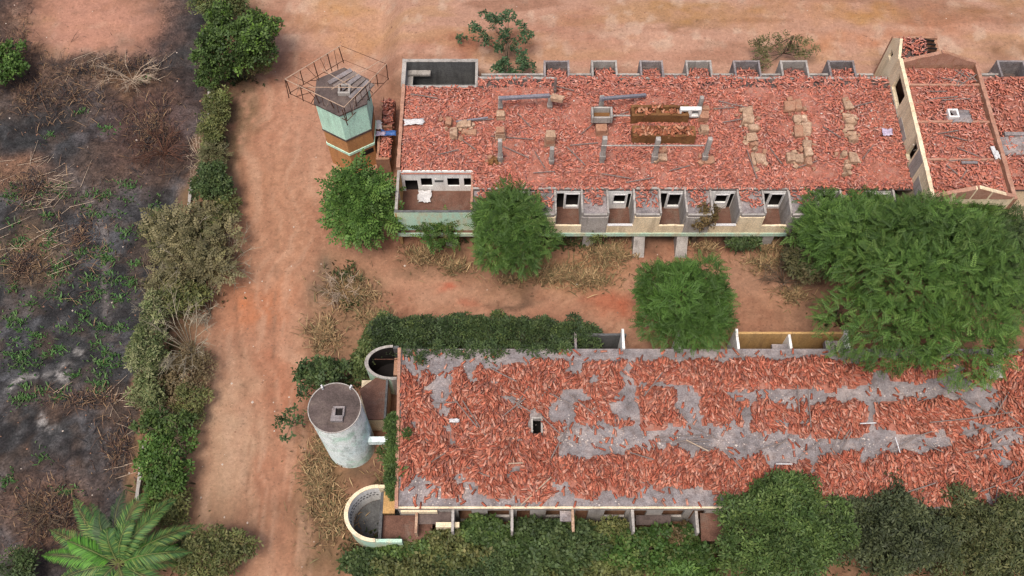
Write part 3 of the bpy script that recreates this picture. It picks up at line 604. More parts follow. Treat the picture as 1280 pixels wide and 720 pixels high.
# raised mortar seams across the slab
m = MB()
for u0, v0, u1, v1 in ((783, 438, 786, 520), (855, 440, 860, 560), (928, 438, 936, 575), (1015, 470, 1022, 590), (640, 545, 642, 632), (716, 600, 716, 634), (560, 440, 575, 620)):
    a, b = w3(u0, v0), w3(u1, v1); m = MB(); m.wall(a, b, .09, ZL + .004, ZL + .05, .02, rng=rg); m.build('roof_seam', M['slab'], lb)
m = MB(); m.wall((lx(lyF) + .15, lyF + .3), (lx(lyB) + .15, lyB - .1), .2, -.3, ZL - .185); m.build('end_wall', M['pinkcap'], lb)
m = MB(); m.wall((lx(lyB) + .1, lyB - .15), (lx1, lyB - .15), .2, -.3, ZL - .185); m.build('back_wall', M['greywhite'], lb)
xs_ = w3(497, 636)[0]
ops = []; k = 0
for u in range(566, 1290, 37):
    a = w3(u + 6, 636)[0] - xs_; ops.append((a, a + (1.3 if k % 2 else .8), 1.2 if k % 2 else .2, 2.75)); k += 1
m = MB(); m.wall_open((xs_, lyF + .09), (lx1, lyF + .09), .14, -.3, ZL - .185, ops); m.build('front_wall', M['greywhite'], lb); m = MB(); m.box(xs_, lx1, lyF + .9, lyF + 1.0, -.2, ZL - .19); m.build('room_shade_liner', M['black'], lb)  # black panel added behind the front openings as painted shade
yP = w3(800, 664)[1]
ds = [520, 566, 640, 716, 791, 872, 945, 1020]
for i, u in enumerate(ds):
    x = w3(u, 640)[0]; m = MB(); m.wall((x, yP), (x, lyF - .01), .16, -.3, ZL - .1 - (.3 if i in (0, 5) else 0), .05, rng=rg); m.build('dividing_wall', M['greywhite' if i % 3 else 'block'], lb)
def pslab(u0, u1, v0, v1, z, tilt, mt, nm='porch_slab'):
    a, b = W(u0, v1, z), W(u1, v0, z); m = MB(); m.obox(((a[0] + b[0]) / 2, (a[1] + b[1]) / 2, z), (b[0] - a[0], b[1] - a[1], .16), 0, tilt); return m.build(nm, mt, lb)
pslab(522, 564, 640, 655, 2.3, .2, M['slab_dark']); pslab(877, 905, 642, 676, 1.9, .25, M['floor']); pslab(700, 715, 639, 652, 2.8, 0, M['slab']); pslab(795, 838, 644, 656, 1.5, .3, M['slab_dark'])
m = MB(); m.box(w3(500, 640)[0], w3(546, 640)[0], W(1, 640, 2.9)[1], lyF - .006, 2.5, 2.95); m.obox((*W(560, 658, 2.2), 2.3), (1.4, .3, .7)); m.build('lintel', M['cream'], lb)
# back courts of the lower ruin
yb2 = W(800, 418, 2.7)[1]
m = MB(); m.wall((w3(716, 430)[0], yb2), (w3(785, 430)[0], yb2), .16, -.2, 2.7, .04, rng=rg); m.build('court_wall', M['conc_dark'], lb)
m = MB(); m.wall((w3(921, 430)[0], yb2), (w3(1064, 430)[0], yb2), .16, -.2, 2.95, .02, rng=rg); m.build('court_wall', M['ochre'], lb)
for u in (720, 779, 850, 922, 990, 1060):
    x = w3(u, 428)[0]; m = MB(); m.wall((x, lyB - .04), (x, yb2 + .1), .16, -.2, ZL + (.15 if u in (779, 922, 1060) else -.3), .08, rng=rg); m.build('dividing_wall', M['white' if u > 770 else 'slab'], lb)
for a, b, c, d, e in ((716, 777, .5, 1.9, 2.0), (968, 988, .6, 2.3, 2.6), (1035, 1058, .8, 2.2, 2.7)): m = MB(); m.box(w3(a, 430)[0], w3(b, 430)[0], lyB + .02, lyB + c, d, e); m.build('court_slab', M['slab'], lb)
# tiles
BARE = [(528, 448, 44, 20, 1.1), (550, 482, 22, 26, .9), (548, 510, 10, 14, .7), (760, 440, 462.00000000000006, 10.4, 1.9), (610, 442, 50, 14, 1), (588, 470, 12, 14, .8), (715, 462, 13, 11, .9), (783, 446, 6, 30, .9), (780, 500, 18, 24, 1), (707, 512, 18, 14, .9), (720, 494, 22, 7, .8), (856, 500, 16, 24, 1), (824, 482, 24, 6, .6),
        (940, 492, 22, 10, 1), (1000, 497, 55.00000000000001, 10.4, 1.9), (1080, 492, 55.00000000000001, 11.700000000000001, 1.9), (1160, 487, 66.0, 13.0, 1.9), (796, 520, 6, 22, .9), (866, 520, 6, 24, .9), (937, 515, 6, 26, .9), (1011, 520, 6, 26, .9), (1086, 520, 6, 26, .8), (742, 550, 35.2, 19.5, 1.9), (815, 548, 66.0, 13.0, 1.9), (880, 548, 44.0, 15.600000000000001, 1.9), (940, 554, 37.400000000000006, 15.600000000000001, 1.9), (1020, 557, 55.00000000000001, 11.700000000000001, 1.9), (1100, 553, 40, 14, 1.1), (1160, 556, 30, 12, 1),
        (760, 563, 20, 8, .7), (1018, 580, 7, 16, .9), (1084, 572, 8, 12, .8), (985, 572, 14, 8, .5), (525, 618, 26, 18, .8), (560, 628, 60, 8, 1), (580, 612, 14, 12, .8), (640, 629, 60, 8, 1.1), (760, 624, 20, 12, 1), (845, 623, 50, 14, 1.1), (700, 630, 55.00000000000001, 7.800000000000001, 1.9), (900, 630, 60, 8, .9), (563, 548, 8, 12, .8), (672, 532, 12, 14, 1), (642, 600, 5, 40, .7), (646, 500, 22, 5, .7), (660, 512, 14, 8, .7), (1220, 505, 26, 14, .6), (1262, 548, 22, 14, .6), (1215, 540, 14, 10, .5), (1195, 470, 12, 10, .7), (740, 631, 260, 8, 1.9), (900, 443, 220, 9, 1.3)]
def cover(x, y):
    u, v = proj(x, y, 0 * x + ZL)
    uw = u + (fbm(x * 1.2, y * 1.2, 101, 4) - .5) * 30; vw = v + (fbm(x * 1.2, y * 1.2, 111, 4) - .5) * 18
    c = .73 + .7 * (fbm(x * .35, y * .35, 121, 4) - .5) + 1.25 * (fbm(x * .95, y * .95, 131, 3) - .5)
    for (a, b, ru, rv, s) in BARE: c = c - s * np.exp(-(((uw - a) / ru) ** 2 + ((vw - b) / rv) ** 2) ** 1.7)
    return np.clip(c, 0, 1)
r = np.random.default_rng(44)
n = 36000; x = r.uniform(lxB, w3(1346, 540)[0], n); y = r.uniform(lyF + .15, lyB - .1, n); c = cover(x, y)
k = (r.random(n) < .025 + sstep(.18, .55, c) * .6) & (x > lx(y) + .3) & ~((x > hu0 - .15) & (x < hu1 + .15) & (y > hy0 - .15) & (y < hy1 + .2)); x, y, c = x[k], y[k], c[k]; q = len(x)
pos = np.stack([x, y, ZL + .02 + sstep(.35, .95, c) * .3 + r.random(q) * (.06 + .18 * c)], 1)
rz = (fbm(x * .5, y * .5, 141, 2) - .5) * 2.2 + (fbm(x * 1.4, y * 1.4, 143, 2) - .5) * 2.4 + r.normal(0, .45, q); tilt = np.abs(r.normal(0, .2, q))
sc = np.where(r.random(q) < .15, r.uniform(.4, .8, q), r.uniform(.9, 1.08, q))
lay_tiles(lroof, pos, rz, tilt, r.uniform(0, 6.28, q), sc, r, 300, [(198, 122, 98), (188, 110, 88), (206, 136, 112), (176, 98, 78), (166, 108, 94), (208, 152, 132), (166, 96, 76)], flip=.25, ws=.86)
heap_bed(lroof, 'tile_dust', lxB + .3, w3(1346, 540)[0], lyF + .1, lyB - .1, .25, lambda x, y: np.where((x > lx(y) + .25) & ~((x > hu0 - .3) & (x < hu1 + .3) & (y > hy0 - .3) & (y < hy1 + .4)), (sstep(.35, .95, cover(x, y)) * .3 + .06 * sstep(.3, .5, cover(x, y)) - .015), -.1), ZL)

# battens lying about, one mesh per length
bat_r = random.Random(9); BAT = []
bm_ = {}
def batten(u, v, z, ang, L, key='wood', tilt=0.0):
    k = (round(L * 2) / 2, key)
    if k not in bm_:
        mb = MB(); mb.obox((0, 0, 0), (k[0], .055, .05), jit=.012, rng=bat_r); o = mb.build('roof_batten', M[key]); bm_[k] = o.data; bpy.data.objects.remove(o)
    p = P(u, v, z); o = link('roof_batten', bm_[k]); o.location = (p[0], p[1], z); o.rotation_euler = (0, tilt, ang)
    return o
LB = ('loose grey roof batten lying among the heaped tiles of the lower ruin', 'batten', 'battens scattered on the lower ruin roof')
UB = ('loose grey roof batten lying among the broken tiles of the upper block', 'batten', 'battens scattered on the upper block roof')
for (u, v, ang, L) in [(690, 480, .9, 2), (818, 480, .9, 2), (580, 515, -.9, 2.5), (594, 525, -1.0, 3), (560, 503, .05, 1.5), (702, 500, -.5, 2), (725, 505, -.7, 2), (648, 505, -.6, 2), (655, 490, 1.0, 2), (630, 468, -.5, 2), (640, 510, .7, 2),
                       (850, 545, .05, 3), (858, 552, .0, 3), (868, 556, -.25, 2.5), (872, 549, .1, 2), (880, 540, -.5, 2), (960, 558, .3, 2), (1015, 560, .6, 2), (1045, 548, 1.1, 2), (1060, 552, 1.0, 2), (1055, 545, .9, 1.5), (1130, 556, .5, 2), (1150, 545, .3, 2), (1165, 560, -.5, 2),
                       (1210, 500, -.6, 3), (1230, 520, .15, 3.5), (1225, 535, .3, 3), (1250, 545, .5, 2.5), (1265, 520, -.8, 2.5), (1255, 505, .9, 2), (1235, 560, .2, 3), (1270, 535, .1, 2), (1262, 612, .5, 3), (1255, 604, .35, 3), (1270, 600, .8, 2), (1248, 615, 1.2, 1.5), (1195, 525, .1, 3), (1000, 497, 1.5, 2), (1012, 510, 1.5, 2.5), (1150, 610, .3, 2), (980, 552, .7, 1.5), (700, 555, 1.1, 2), (706, 545, 1.2, 2), (540, 575, .6, 1.5), (610, 575, .9, 2), (595, 590, -.4, 1.5), (690, 530, -.8, 2), (915, 575, -.9, 1.5), (800, 570, -.3, 1.5)]:
    o = batten(u + bat_r.uniform(-3, 3), v, ZL + .42, ang, L); tag(o, *LB); BAT.append((o, u, v, ang, L, 'grey'))
tag(batten(670, 614, ZL + .42, .75, 2.5, 'woodpale'), 'pale cream timber batten slanting near the front eave of the lower ruin', 'batten')
tag(batten(645, 579, ZL + .45, .05, 1.0, 'woodpale'), 'short pale batten on the heap left of the front middle of the lower ruin', 'batten')
tag(batten(872, 557, ZL + .48, -.5, 1.5, 'woodpale'), 'pale broken board end on the bare grey strip of the lower roof', 'batten')
tag(batten(1122, 556, ZL + .45, 1.7, 1.0, 'sheet'), 'small white stick on the tiles right of the bare slab strip', 'batten')
tag(batten(1085, 529, ZL + .45, .05, 1.0, 'sheet'), 'short white board beside the gap between two tile mounds on the lower ruin', 'batten')
tag(batten(980, 580, ZL + .45, .0, 1.0, 'sheet'), 'white stick on the tiles just above the light green tree', 'batten')
for (u, v, ang, L) in [(770, 145, .4, 2), (655, 150, -.9, 1.5), (645, 190, -.5, 2), (640, 172, -.1, 3), (720, 195, -.9, 2), (730, 180, .1, 2), (675, 200, -1.1, 1.5), (800, 225, .2, 2), (770, 220, -.2, 2), (905, 135, .1, 1.5), (915, 130, -.3, 2), (920, 150, .2, 2), (940, 205, -1.4, 2.5), (970, 195, -1.1, 1.5), (1010, 205, .4, 1.5), (600, 150, .1, 2), (585, 180, -.7, 1.5), (560, 190, .3, 1.5), (530, 120, -.2, 2), (680, 215, .1, 1.5), (735, 160, .8, 1.5), (1040, 165, -.7, 1.5), (1080, 130, .3, 1.5), (1085, 190, .9, 1.5), (850, 210, .3, 1.5), (705, 110, -.3, 1.5)]:
    o = batten(u, v, ZR + .36, ang, L); tag(o, *UB); BAT.append((o, u, v, ang, L, 'grey'))
for (u, v, ang, L) in [(1195, 95, .8, 2), (1200, 98, 1.0, 2), (1205, 94, -.7, 2), (1210, 100, .6, 2.5), (1190, 100, -.3, 2), (1215, 96, -1.0, 1.5), (1180, 122, .1, 2.5), (1195, 124, .05, 2.5), (1185, 165, .2, 2), (1195, 172, -.3, 2), (1210, 190, -.5, 2), (1200, 200, .1, 2), (1190, 212, -.9, 1.5), (1205, 218, .9, 1.5), (1170, 114, 0, 2)]:
    o = batten(u, v, zr2 + .3, ang, L * .8, 'wood'); BAT.append((o, u, v, ang, L, 'grey')); tag(o, 'loose grey batten lying on the tiles of the tall hall roof', 'batten', 'battens scattered on the hall roof')

MARKS = [(671, 531, 'the square roof hole'), (500, 520, 'the left parapet'), (853, 435, 'the tree between the ruins'), (975, 600, 'the light green tree'), (1180, 470, 'the largest tree'), (860, 550, 'the bare grey strip'), (1270, 560, 'the right picture edge'), (690, 636, 'the front eave'), (565, 450, 'the bare back corner'), (1060, 552, 'the bare slab patch'),
         (751, 152, 'the white hopper'), (825, 168, 'the brown troughs'), (687, 168, 'the tall brick pier'), (625, 165, 'the leftmost brick piers'), (936, 160, 'the tan fallen blocks'), (1004, 170, 'the long rubble column'), (1062, 155, 'the rightmost rubble column'), (548, 213, 'the front left court'), (550, 108, 'the back left court'), (780, 237, 'the balcony cells'),
         (1188, 147, 'the hall roof hatch'), (1172, 70, 'the back gable'), (1220, 238, 'the front gable'), (1243, 190, 'the white board')]
_by = {}
for (o, u, v, a, L, c) in BAT:
    lo, hi = (0, 10) if v > 400 else ((10, 20) if u < 1150 else (20, 24)); mk = min(MARKS[lo:hi], key=lambda q: (q[0] - u) ** 2 + (q[1] - v) ** 2)
    dx, dy = u - mk[0], v - mk[1]; side = ('right of' if dx > 0 else 'left of') if abs(dx) > abs(dy) else ('below' if dy > 0 else 'above')
    aa = (a + math.pi / 2) % math.pi - math.pi / 2; ori = 'lying level' if abs(aa) < .22 else ('lying upright' if abs(aa) > 1.3 else ('slanting up to the right' if aa > 0 else 'slanting down to the right'))
    o['label'] = f"{'short ' if L < 1.8 else ('long ' if L > 2.7 else '')}{c} batten {ori}, {side} {mk[2]}"; _by.setdefault(o['label'], []).append((u, v, o))
for lab, l in _by.items():
    if len(l) > 1:
        l.sort(key=lambda q: q[:2]); w_ = ['leftmost', 'second', 'third', 'fourth', 'fifth', 'sixth']
        for k, (u, v, o) in enumerate(l): o['label'] = f"{w_[k]} from the left: {lab}" if k else f"leftmost {lab}"
for q in BAT: q[0]['label'] = q[0]['label'].replace('from the left: ', '').replace('slanting up to the right', 'rising rightward').replace('slanting down to the right', 'falling rightward')

# ------------------------------------------------------------------ remains standing on the upper block roof
def post(u, v, h, wd, label, mt='greywhite', lean=0.0):
    p = P(u, v, ZR); m = MB(); rr = random.Random(int(u * 7 + v))
    wd *= 1.25; m.wall((p[0] - wd / 2, p[1]), (p[0] + wd / 2, p[1]), wd, ZR - .0 + .004, ZR + h); 
    m.obox((p[0], p[1] - .02, ZR + h * .28), (wd * 1.25, wd * 1.25, h * .12)); 
    return solo(m, 'concrete_post', M[mt], label, 'post', 'posts left standing on the upper block roof', bevel=.02)
post(625.5, 203, 2.6, .24, 'slim post at the far left of the row along the upper roof'); post(689, 205, 1.9, .24, 'slim post below the tall brick pier on the upper roof')
post(752, 203, 2.9, .26, 'slim post below the white hopper on the upper roof'); post(816.5, 203, 2.8, .26, 'slim post in front of the middle of the brown troughs'); post(879, 203, 2.8, .24, 'slim post at the right end of the pale rail')
post(625.5, 137, 1.4, .22, 'short post under the left end of the long bluish beam'); post(687, 135, 1.3, .24, 'short post under the right end of the long bluish beam'); post(750, 142, 1.9, .26, 'post above the white hopper under the second bluish beam'); post(873, 139, 1.6, .22, 'post standing right above the upper brown trough')
post(693.5, 117, 1.7, .14, 'thin dark stick post near the back edge above the beam end', 'wood')
def pier(u, v, sizes, label, mt='block', seed=0):
    """v: foot of the pier; sizes: list of (w, d, h) blocks stacked"""
    p = P(u, v, ZR); t = thing('brick_pier', label, 'pier', (p[0], p[1], ZR + .004), 'brick piers on the upper block roof'); z = ZR + .006; rr = random.Random(seed + int(u))
    for (a, b, c) in sizes:
        m = MB(); m.obox((p[0] + rr.uniform(-.04, .04), p[1] + b / 2, z + c / 2), (a, b, c), rr.uniform(-.05, .05), jit=.025, rng=rr); m.build('block', M[mt if rr.random() < .7 else 'brick'], t, bevel=.03); z += c - .02
pier(625.5, 152, [(.62, .5, .35), (.6, .5, .35)], 'squat brick pier at the left end, behind another pier', 'block'); pier(625, 178, [(.7, .6, .5), (.66, .55, .45), (.6, .5, .3)], 'brick pier above the leftmost slim post', 'block', 2)
pier(687.5, 186, [(.72, .7, .5), (.7, .66, .5), (.66, .62, .45)], 'tall tan brick pier standing alone in the tiles', 'block', 3)
pier(751.5, 172, [(.85, .6, .4), (.8, .6, .45)], 'brick pier holding up the white hopper', 'brick', 4)
pier(878, 156, [(.7, .6, .4), (.66, .6, .45)], 'brick pier at the right end of the upper brown trough', 'brick', 5); pier(879, 171, [(.7, .5, .4), (.6, .5, .4)], 'tan brick pier at the right end of the lower brown trough', 'block', 6)
# hopper
p = P(751, 164, ZR); t = thing('concrete_hopper', 'small white open concrete box on a brick pier', 'tank', (p[0], p[1], ZR + .85))
hx, hy = p[0], p[1] + .55; z0, z1 = ZR + .83, ZR + 1.5
for (a, b, c, d) in ((-.75, -.6, -.5, .5), (.6, .75, -.5, .5), (-.598, .598, .38, .5), (-.598, .598, -.5, -.36)): m = MB(); m.box(hx + a, hx + b, hy + c, hy + d, z0, z1); m.build('side', M['greywhite'], t, bevel=.05)
m = MB(); m.box(hx - .598, hx + .598, hy - .358, hy + .378, z0, z0 + .1); m.build('bottom', M['mud'], t)
# troughs
def trough(u0, u1, vt, vb, label, seed, tiles_n, h=1.0):
    a, b = P(u0, vb, ZR), P(u1, vb, ZR); dep = P(u0, vt, ZR + h)[1] - P(u0, vb, ZR)[1]; dep = max(.9, dep)
    cx_, cy_ = (a[0] + b[0]) / 2, a[1]
    t = thing('masonry_trough', label, 'trough', (cx_, cy_, ZR + .004), 'brown masonry troughs on the upper block roof'); rr = random.Random(seed)
    m = MB(); m.wall((a[0], cy_ + .1), (b[0], cy_ + .1), .2, ZR + .01, ZR + h, .06, rng=rr); m.build('front_wall', M['mud'], t)
    m = MB(); m.wall((a[0], cy_ + dep - .1), (b[0], cy_ + dep - .1), .2, ZR + .01, ZR + h + .05, .08, rng=rr); m.build('back_wall', M['mud'], t)
    for x in (a[0] + .1, (a[0] * .55 + b[0] * .45), b[0] - .1): m = MB(); m.wall((x, cy_ + .21), (x, cy_ + dep - .21), .2, ZR + .01, ZR + h + .02, .05, rng=rr); m.build('cross_wall', M['mud'], t)
    m = MB(); m.box(a[0] + .12, b[0] - .12, cy_ + .205, cy_ + dep - .205, ZR + .01, ZR + h - .3); f = m.build('fill', M['mud'], t)
    q = tiles_n; r2 = np.random.default_rng(seed); pos = np.stack([r2.uniform(a[0] + .2, b[0] - .2, q), r2.uniform(cy_ + .15, cy_ + dep - .15, q), ZR + h - .28 + r2.random(q) * .45], 1)
    lay_tiles(f, pos, r2.normal(0, .7, q), np.abs(r2.normal(0, .25, q)), r2.uniform(0, 6.28, q), r2.uniform(.7, 1.05, q), r2, min(q, 40), [(190, 122, 92), (176, 110, 82), (204, 150, 120), (150, 92, 66)])
trough(788, 859, 135, 155, 'brown masonry trough nearest the back, mostly filled with earth', 51, 45); trough(789, 867, 158, 181, 'brown masonry trough in front, heaped with loose tiles', 52, 170)
# rails
def beam(p, q, wd, ht, mt, label, cat='beam', name='fallen_beam', group=None):
    p, q = np.array(p), np.array(q); d = q - p; L = np.linalg.norm(d); m = MB(); m.obox((p + q) / 2, (L, wd, ht), math.atan2(d[1], d[0]), 0, -math.asin(d[2] / L)); return solo(m, name, M[mt], label, cat, group, bevel=.015)
beam(P(624, 123, ZR + 1.5), P(687, 119.5, ZR + 1.45), .24, .24, 'bluewood', 'long bluish grey beam resting on two short posts, left part of the upper roof')
beam(P(751, 123.5, ZR + 2.0), P(807, 119, ZR + .6), .22, .22, 'bluewood', 'long bluish grey beam tipped down to the right above the brown troughs')
beam(P(752, 182, ZR + 2.4), P(880, 182, ZR + 2.4), .08, .1, 'greywhite', 'thin whitish rail along the front of the lower brown trough', 'rail', 'pale_rail')
beam(P(762, 144.5, ZR + 1.2), P(788, 144.5, ZR + 1.2), .1, .1, 'greywhite', 'short whitish rail between the white hopper and the upper brown trough', 'rail', 'pale_rail')
beam(P(610, 147, ZR + .5), P(570, 152, ZR + .4), .12, .12, 'bluewood', 'thin bluish pole left of the leftmost brick piers')
p = P(697, 123, ZR + 1.35); m = MB(); m.obox((p[0], p[1], p[2]), (.9, .45, .35), -.35, jit=.05, rng=rg); solo(m, 'concrete_chunk', M['block'], 'tan concrete chunk at the right end of the long bluish beam', 'rubble', bevel=.03)
p = P(860, 150, ZR); t = thing('window_block', 'small white concrete frame with two dark square holes beside the upper brown trough', 'frame', (p[0], p[1], ZR + .9))
m = MB(); m.wall_open((p[0] - .75, p[1]), (p[0] + .75, p[1]), .3, ZR + .5, ZR + 1.35, [(.12, .6, ZR + .65, ZR + 1.2), (.85, 1.35, ZR + .65, ZR + 1.2)]); m.build('frame', M['white'], t)
m = MB(); m.box(p[0] - .7, p[0] + .7, p[1] + .16, p[1] + .2, ZR + .5, ZR + 1.3); m.build('backing', M['black'], t)
# fallen blocks in rows on the right half
def rubble(label, rects, seed, mt='block', z=ZR, hgt=.45, group='fallen pier rubble on the upper block roof'):
    c = np.mean([P((a + b) / 2, (c_ + d) / 2, z)[:2] for a, b, c_, d in rects], 0)
    t = thing('fallen_pier', label, 'rubble', (c[0], c[1], z + .15), group); rr = random.Random(seed)
    for (a, b, c_, d) in rects:
        p0, p1 = P(a, d, z + .4), P(b, c_, z + .4); h = hgt * rr.uniform(.7, 1.25)
        m = MB(); m.obox(((p0[0] + p1[0]) / 2, (p0[1] + p1[1]) / 2, z + .06 + h / 2), ((p1[0] - p0[0]) * .92, (p1[1] - p0[1]) * .9, h), rr.uniform(-.18, .18), rr.uniform(-.15, .15), rr.uniform(-.15, .15), jit=.1, rng=rr)
        m.build('block', M[mt if rr.random() < .75 else 'brick'], t, bevel=.05)
        for _ in range(3):
            q = rr.uniform(.1, .26); m = MB(); m.obox((rr.uniform(p0[0] - .35, p1[0] + .35), rr.uniform(p0[1] - .3, p1[1] + .2), z + .2 + q / 3), (q * 1.4, q, q), rr.uniform(0, 3), rr.uniform(-.4, .4), 0, jit=.05, rng=rr); m.build('block_fragment', M[mt if rr.random() < .5 else 'brick'], t)
rubble('two stacked tan blocks of a fallen pier, back row right of the troughs', [(929, 941, 131, 142), (929, 943, 143, 154)], 1); rubble('sloping tan blocks of a fallen pier, just below the two stacked blocks', [(935, 948, 156, 164), (933, 946, 165, 175), (937, 944, 178, 183)], 2)
rubble('single pale block beside a grey batten, right of the rail end', [(945, 957, 191, 203), (941, 944, 189, 206)], 3); rubble('broken brick lumps at the back of the long rubble column', [(982, 994, 126, 139), (996, 1000, 123, 138)], 4, 'brick')
rubble('long column of tumbled mortared blocks in the right half of the roof', [(993, 1000, 143, 153), (1002, 1009, 145, 153), (993, 1002, 156, 172), (1003, 1014, 153, 168), (1004, 1015, 173, 185), (1005, 1014, 186, 196)], 5); rubble('low brown rubble at the foot of the long block column', [(984, 994, 191, 203), (995, 1003, 191, 203), (1007, 1013, 196, 206)], 6)
rubble('tilted tan blocks in the rightmost rubble column', [(1054, 1067, 141, 147), (1057, 1069, 148, 154), (1057, 1067, 155, 162), (1058, 1071, 163, 168), (1060, 1073, 170, 176)], 7); rubble('narrow upright lump behind the rightmost rubble column', [(1056, 1064, 120, 136)], 8); rubble('scattered pale blocks below the rightmost rubble column', [(1063, 1072, 190, 204), (1051, 1058, 190, 196), (1056, 1062, 198, 204), (1057, 1063, 207, 214)], 9)
rubble('heap of pale concrete chunks near the left end of the upper roof', [(570, 586, 151, 160), (561, 572, 160, 172), (556, 566, 148, 156), (584, 590, 152, 158), (576, 596, 160, 167)], 10); rubble('tan lumps at the foot of the middle slim post', [(820, 834, 190, 200), (824, 832, 185, 190)], 11); rubble('tan lumps beside the slim post at the right end of the rail', [(882, 892, 193, 204)], 12); rubble('mossy lumps left of the leftmost slim post', [(611, 616, 198, 203), (617, 622, 196, 200), (613, 618, 193, 196)], 13, 'mud')
rubble('pale lumps beside the pier behind the right trough end', [(878, 888, 130, 137)], 14)
def crumple(name, u, v, z, sx, sy, mt, label, cat, seed):
    p = P(u, v, z); r2 = np.random.default_rng(seed); n = 9; gx_, gy_ = np.meshgrid(np.linspace(-1, 1, n), np.linspace(-1, 1, n)); x, y = gx_.ravel(), gy_.ravel()
    rr = 1 + .35 * (r2.random(n * n) - .5); h = .06 + .28 * fbm(x * 2 + seed, y * 2, seed, 3); V = np.stack([x * sx / 2 * rr, y * sy / 2 * rr, h], 1); i = (np.arange(n - 1)[:, None] * n + np.arange(n - 1)[None]).ravel()
    o = link(name, mesh_np(name, V, np.stack([i, i + 1, i + n + 1, i + n], 1), M[mt])); o.location = (p[0], p[1], z); md = o.modifiers.new('thickness', 'SOLIDIFY'); md.thickness = .015
    tag(o, label, cat)
crumple('plastic_sheet', 517, 154, ZR + .25, 1.4, .5, 'sheet', 'crumpled white plastic on the tiles near the left parapet', 'sheet', 1); crumple('plastic_bag', 1108, 167, ZR + .25, .7, .6, 'lilac', 'lilac plastic bag on the tiles near the tall hall wall', 'bag', 2)
crumple('tarpaulin', 486, 168, 2.3, 1.1, .5, 'blue', 'blue tarpaulin on the little lean-to beside the hexagonal tower', 'tarpaulin', 3); crumple('plastic_sheet', 470, 158, 2.3, .9, .8, 'sheet', 'white plastic sheet beside the hexagonal tower', 'sheet', 4); crumple('plastic_sheet', 476, 169, 2.3, .7, .4, 'lilac', 'pale crumpled plastic left of the blue tarpaulin', 'sheet', 5)
crumple('plastic_sheet', 531, 247, FZ + .02, .9, 1.0, 'sheet', 'crumpled pale sheeting on the floor of the front left court', 'sheet', 6); crumple('plastic_sheet', 1245, 196, zr2 + .3, .35, .6, 'sheet', 'white rag on the right edge of the hall roof', 'rag', 7)
beam(P(1240, 183, zr2 + .45), P(1246, 197, zr2 + .45), .28, .1, 'sheet', 'white board lying near the right edge of the hall roof', 'board', 'white_board'); beam(P(1202, 203, zr2 + .45), P(1222, 203, zr2 + .45), .2, .1, 'slab', 'grey board lying on the tiles low on the hall roof', 'board', 'grey_board')
crumple('plaster_dust', 1242, 466, ZL + .3, 1.0, .9, 'greywhite', 'heap of white plaster dust at the edge of the big tree', 'rubble', 8); crumple('plaster_lump', 568, 527, ZL + .3, .6, .25, 'sheet', 'white plaster scrap on the tiles near the left end of the lower ruin', 'scrap', 9); crumple('hall_debris', 1201, 147, zr2 + .2, 1.3, 1.0, 'slab', 'grey plaster debris beside the hall roof hatch', 'rubble', 10)

# ------------------------------------------------------------------ HEXAGONAL TOWER
ZT = 7.2
c0 = P(427, 114, ZT); HR = 2.12
tw = thing('hexagonal_tower', 'hexagonal mint and orange tower with a rusty frame round its flat top', 'tower', (c0[0], c0[1], 0))
def hexa(R_, a0=-90): return [(c0[0] + R_ * math.cos(math.radians(a0 + 60 * i)), c0[1] + R_ * math.sin(math.radians(a0 + 60 * i))) for i in range(6)]
zz = [-.3, 2.35, 2.6, 4.1, ZT - .12]
MB().prism(hexa(HR * .93), zz[0], zz[1]).build('lower_wall', M['orange'], tw); MB().prism(hexa(HR * .96), zz[1] + .002, zz[2]).build('painted_band', M['mint'], tw)
MB().prism(hexa(HR * .93), zz[2] + .002, zz[3]).build('middle_wall', M['orange'], tw); MB().prism(hexa(HR * .97), zz[3] + .002, zz[3] + .16).build('dark_ledge', M['slab_dark'], tw); MB().prism(hexa(HR * .95), zz[3] + .162, zz[4]).build('upper_wall', M['mint'], tw)
MB().prism(hexa(HR), zz[4] + .002, ZT).build('top_slab', M['slab_dark'], tw)
for i, ang in enumerate((-60, -58)):
    if i == 0:
        d = math.radians(ang); n_ = (math.cos(d), math.sin(d)); cx_, cy_ = c0[0] + n_[0] * HR * .93 * .866, c0[1] + n_[1] * HR * .93 * .866
        tx, ty = -n_[1], n_[0]
        m = MB(); m.obox((cx_ + tx * .35, cy_ + ty * .35, 1.85), (1.0, .06, .5), math.atan2(ty, tx)); m.build('slot_window', M['black'], tw)
p = P(431, 114, ZT); m = MB(); m.ring((p[0], p[1]), .38, .6, ZT + .004, ZT + .3, math.pi / 4, 2.25 * math.pi, 4); m.build('hatch_curb', M['greywhite'], tw); m = MB(); m.box(p[0] - .27, p[0] + .27, p[1] - .27, p[1] + .27, ZT + .004, ZT + .03); m.build('hatch_shade_plate', M['black'], tw)  # black plate inside the curb paints the hatch's shaded depth
for k in range(6):
    q = P(420 + k * 6, 96 + k * 4.2, ZT); m = MB(); m.obox((q[0] + .3, q[1], ZT + .05 + .01 * k), (.34, 1.9, .05), -.9 + .06 * k); m.build('roof_board', M['wood' if k % 2 else 'slab'], tw)
fr = MB(); fr.rod((c0[0], c0[1], ZT + .01), (c0[0], c0[1], ZT + .7), .05); fr = fr.build('metal_frame', M['rust'], tw)
zf1, zf0 = ZT + 1.0, ZT - .5
A_, B_, C_, D_ = [P(*q, zf1) for q in ((356, 99), (426, 57), (483, 80), (430, 134))]
def low(p): return np.array([p[0], p[1], zf0])
rrf = np.random.default_rng(2)
def rail(p, q, mt, r=.035, nm='rail'):
    o = MB(); o.rod(p, q, r * .68); o.build(nm, M[mt], fr)
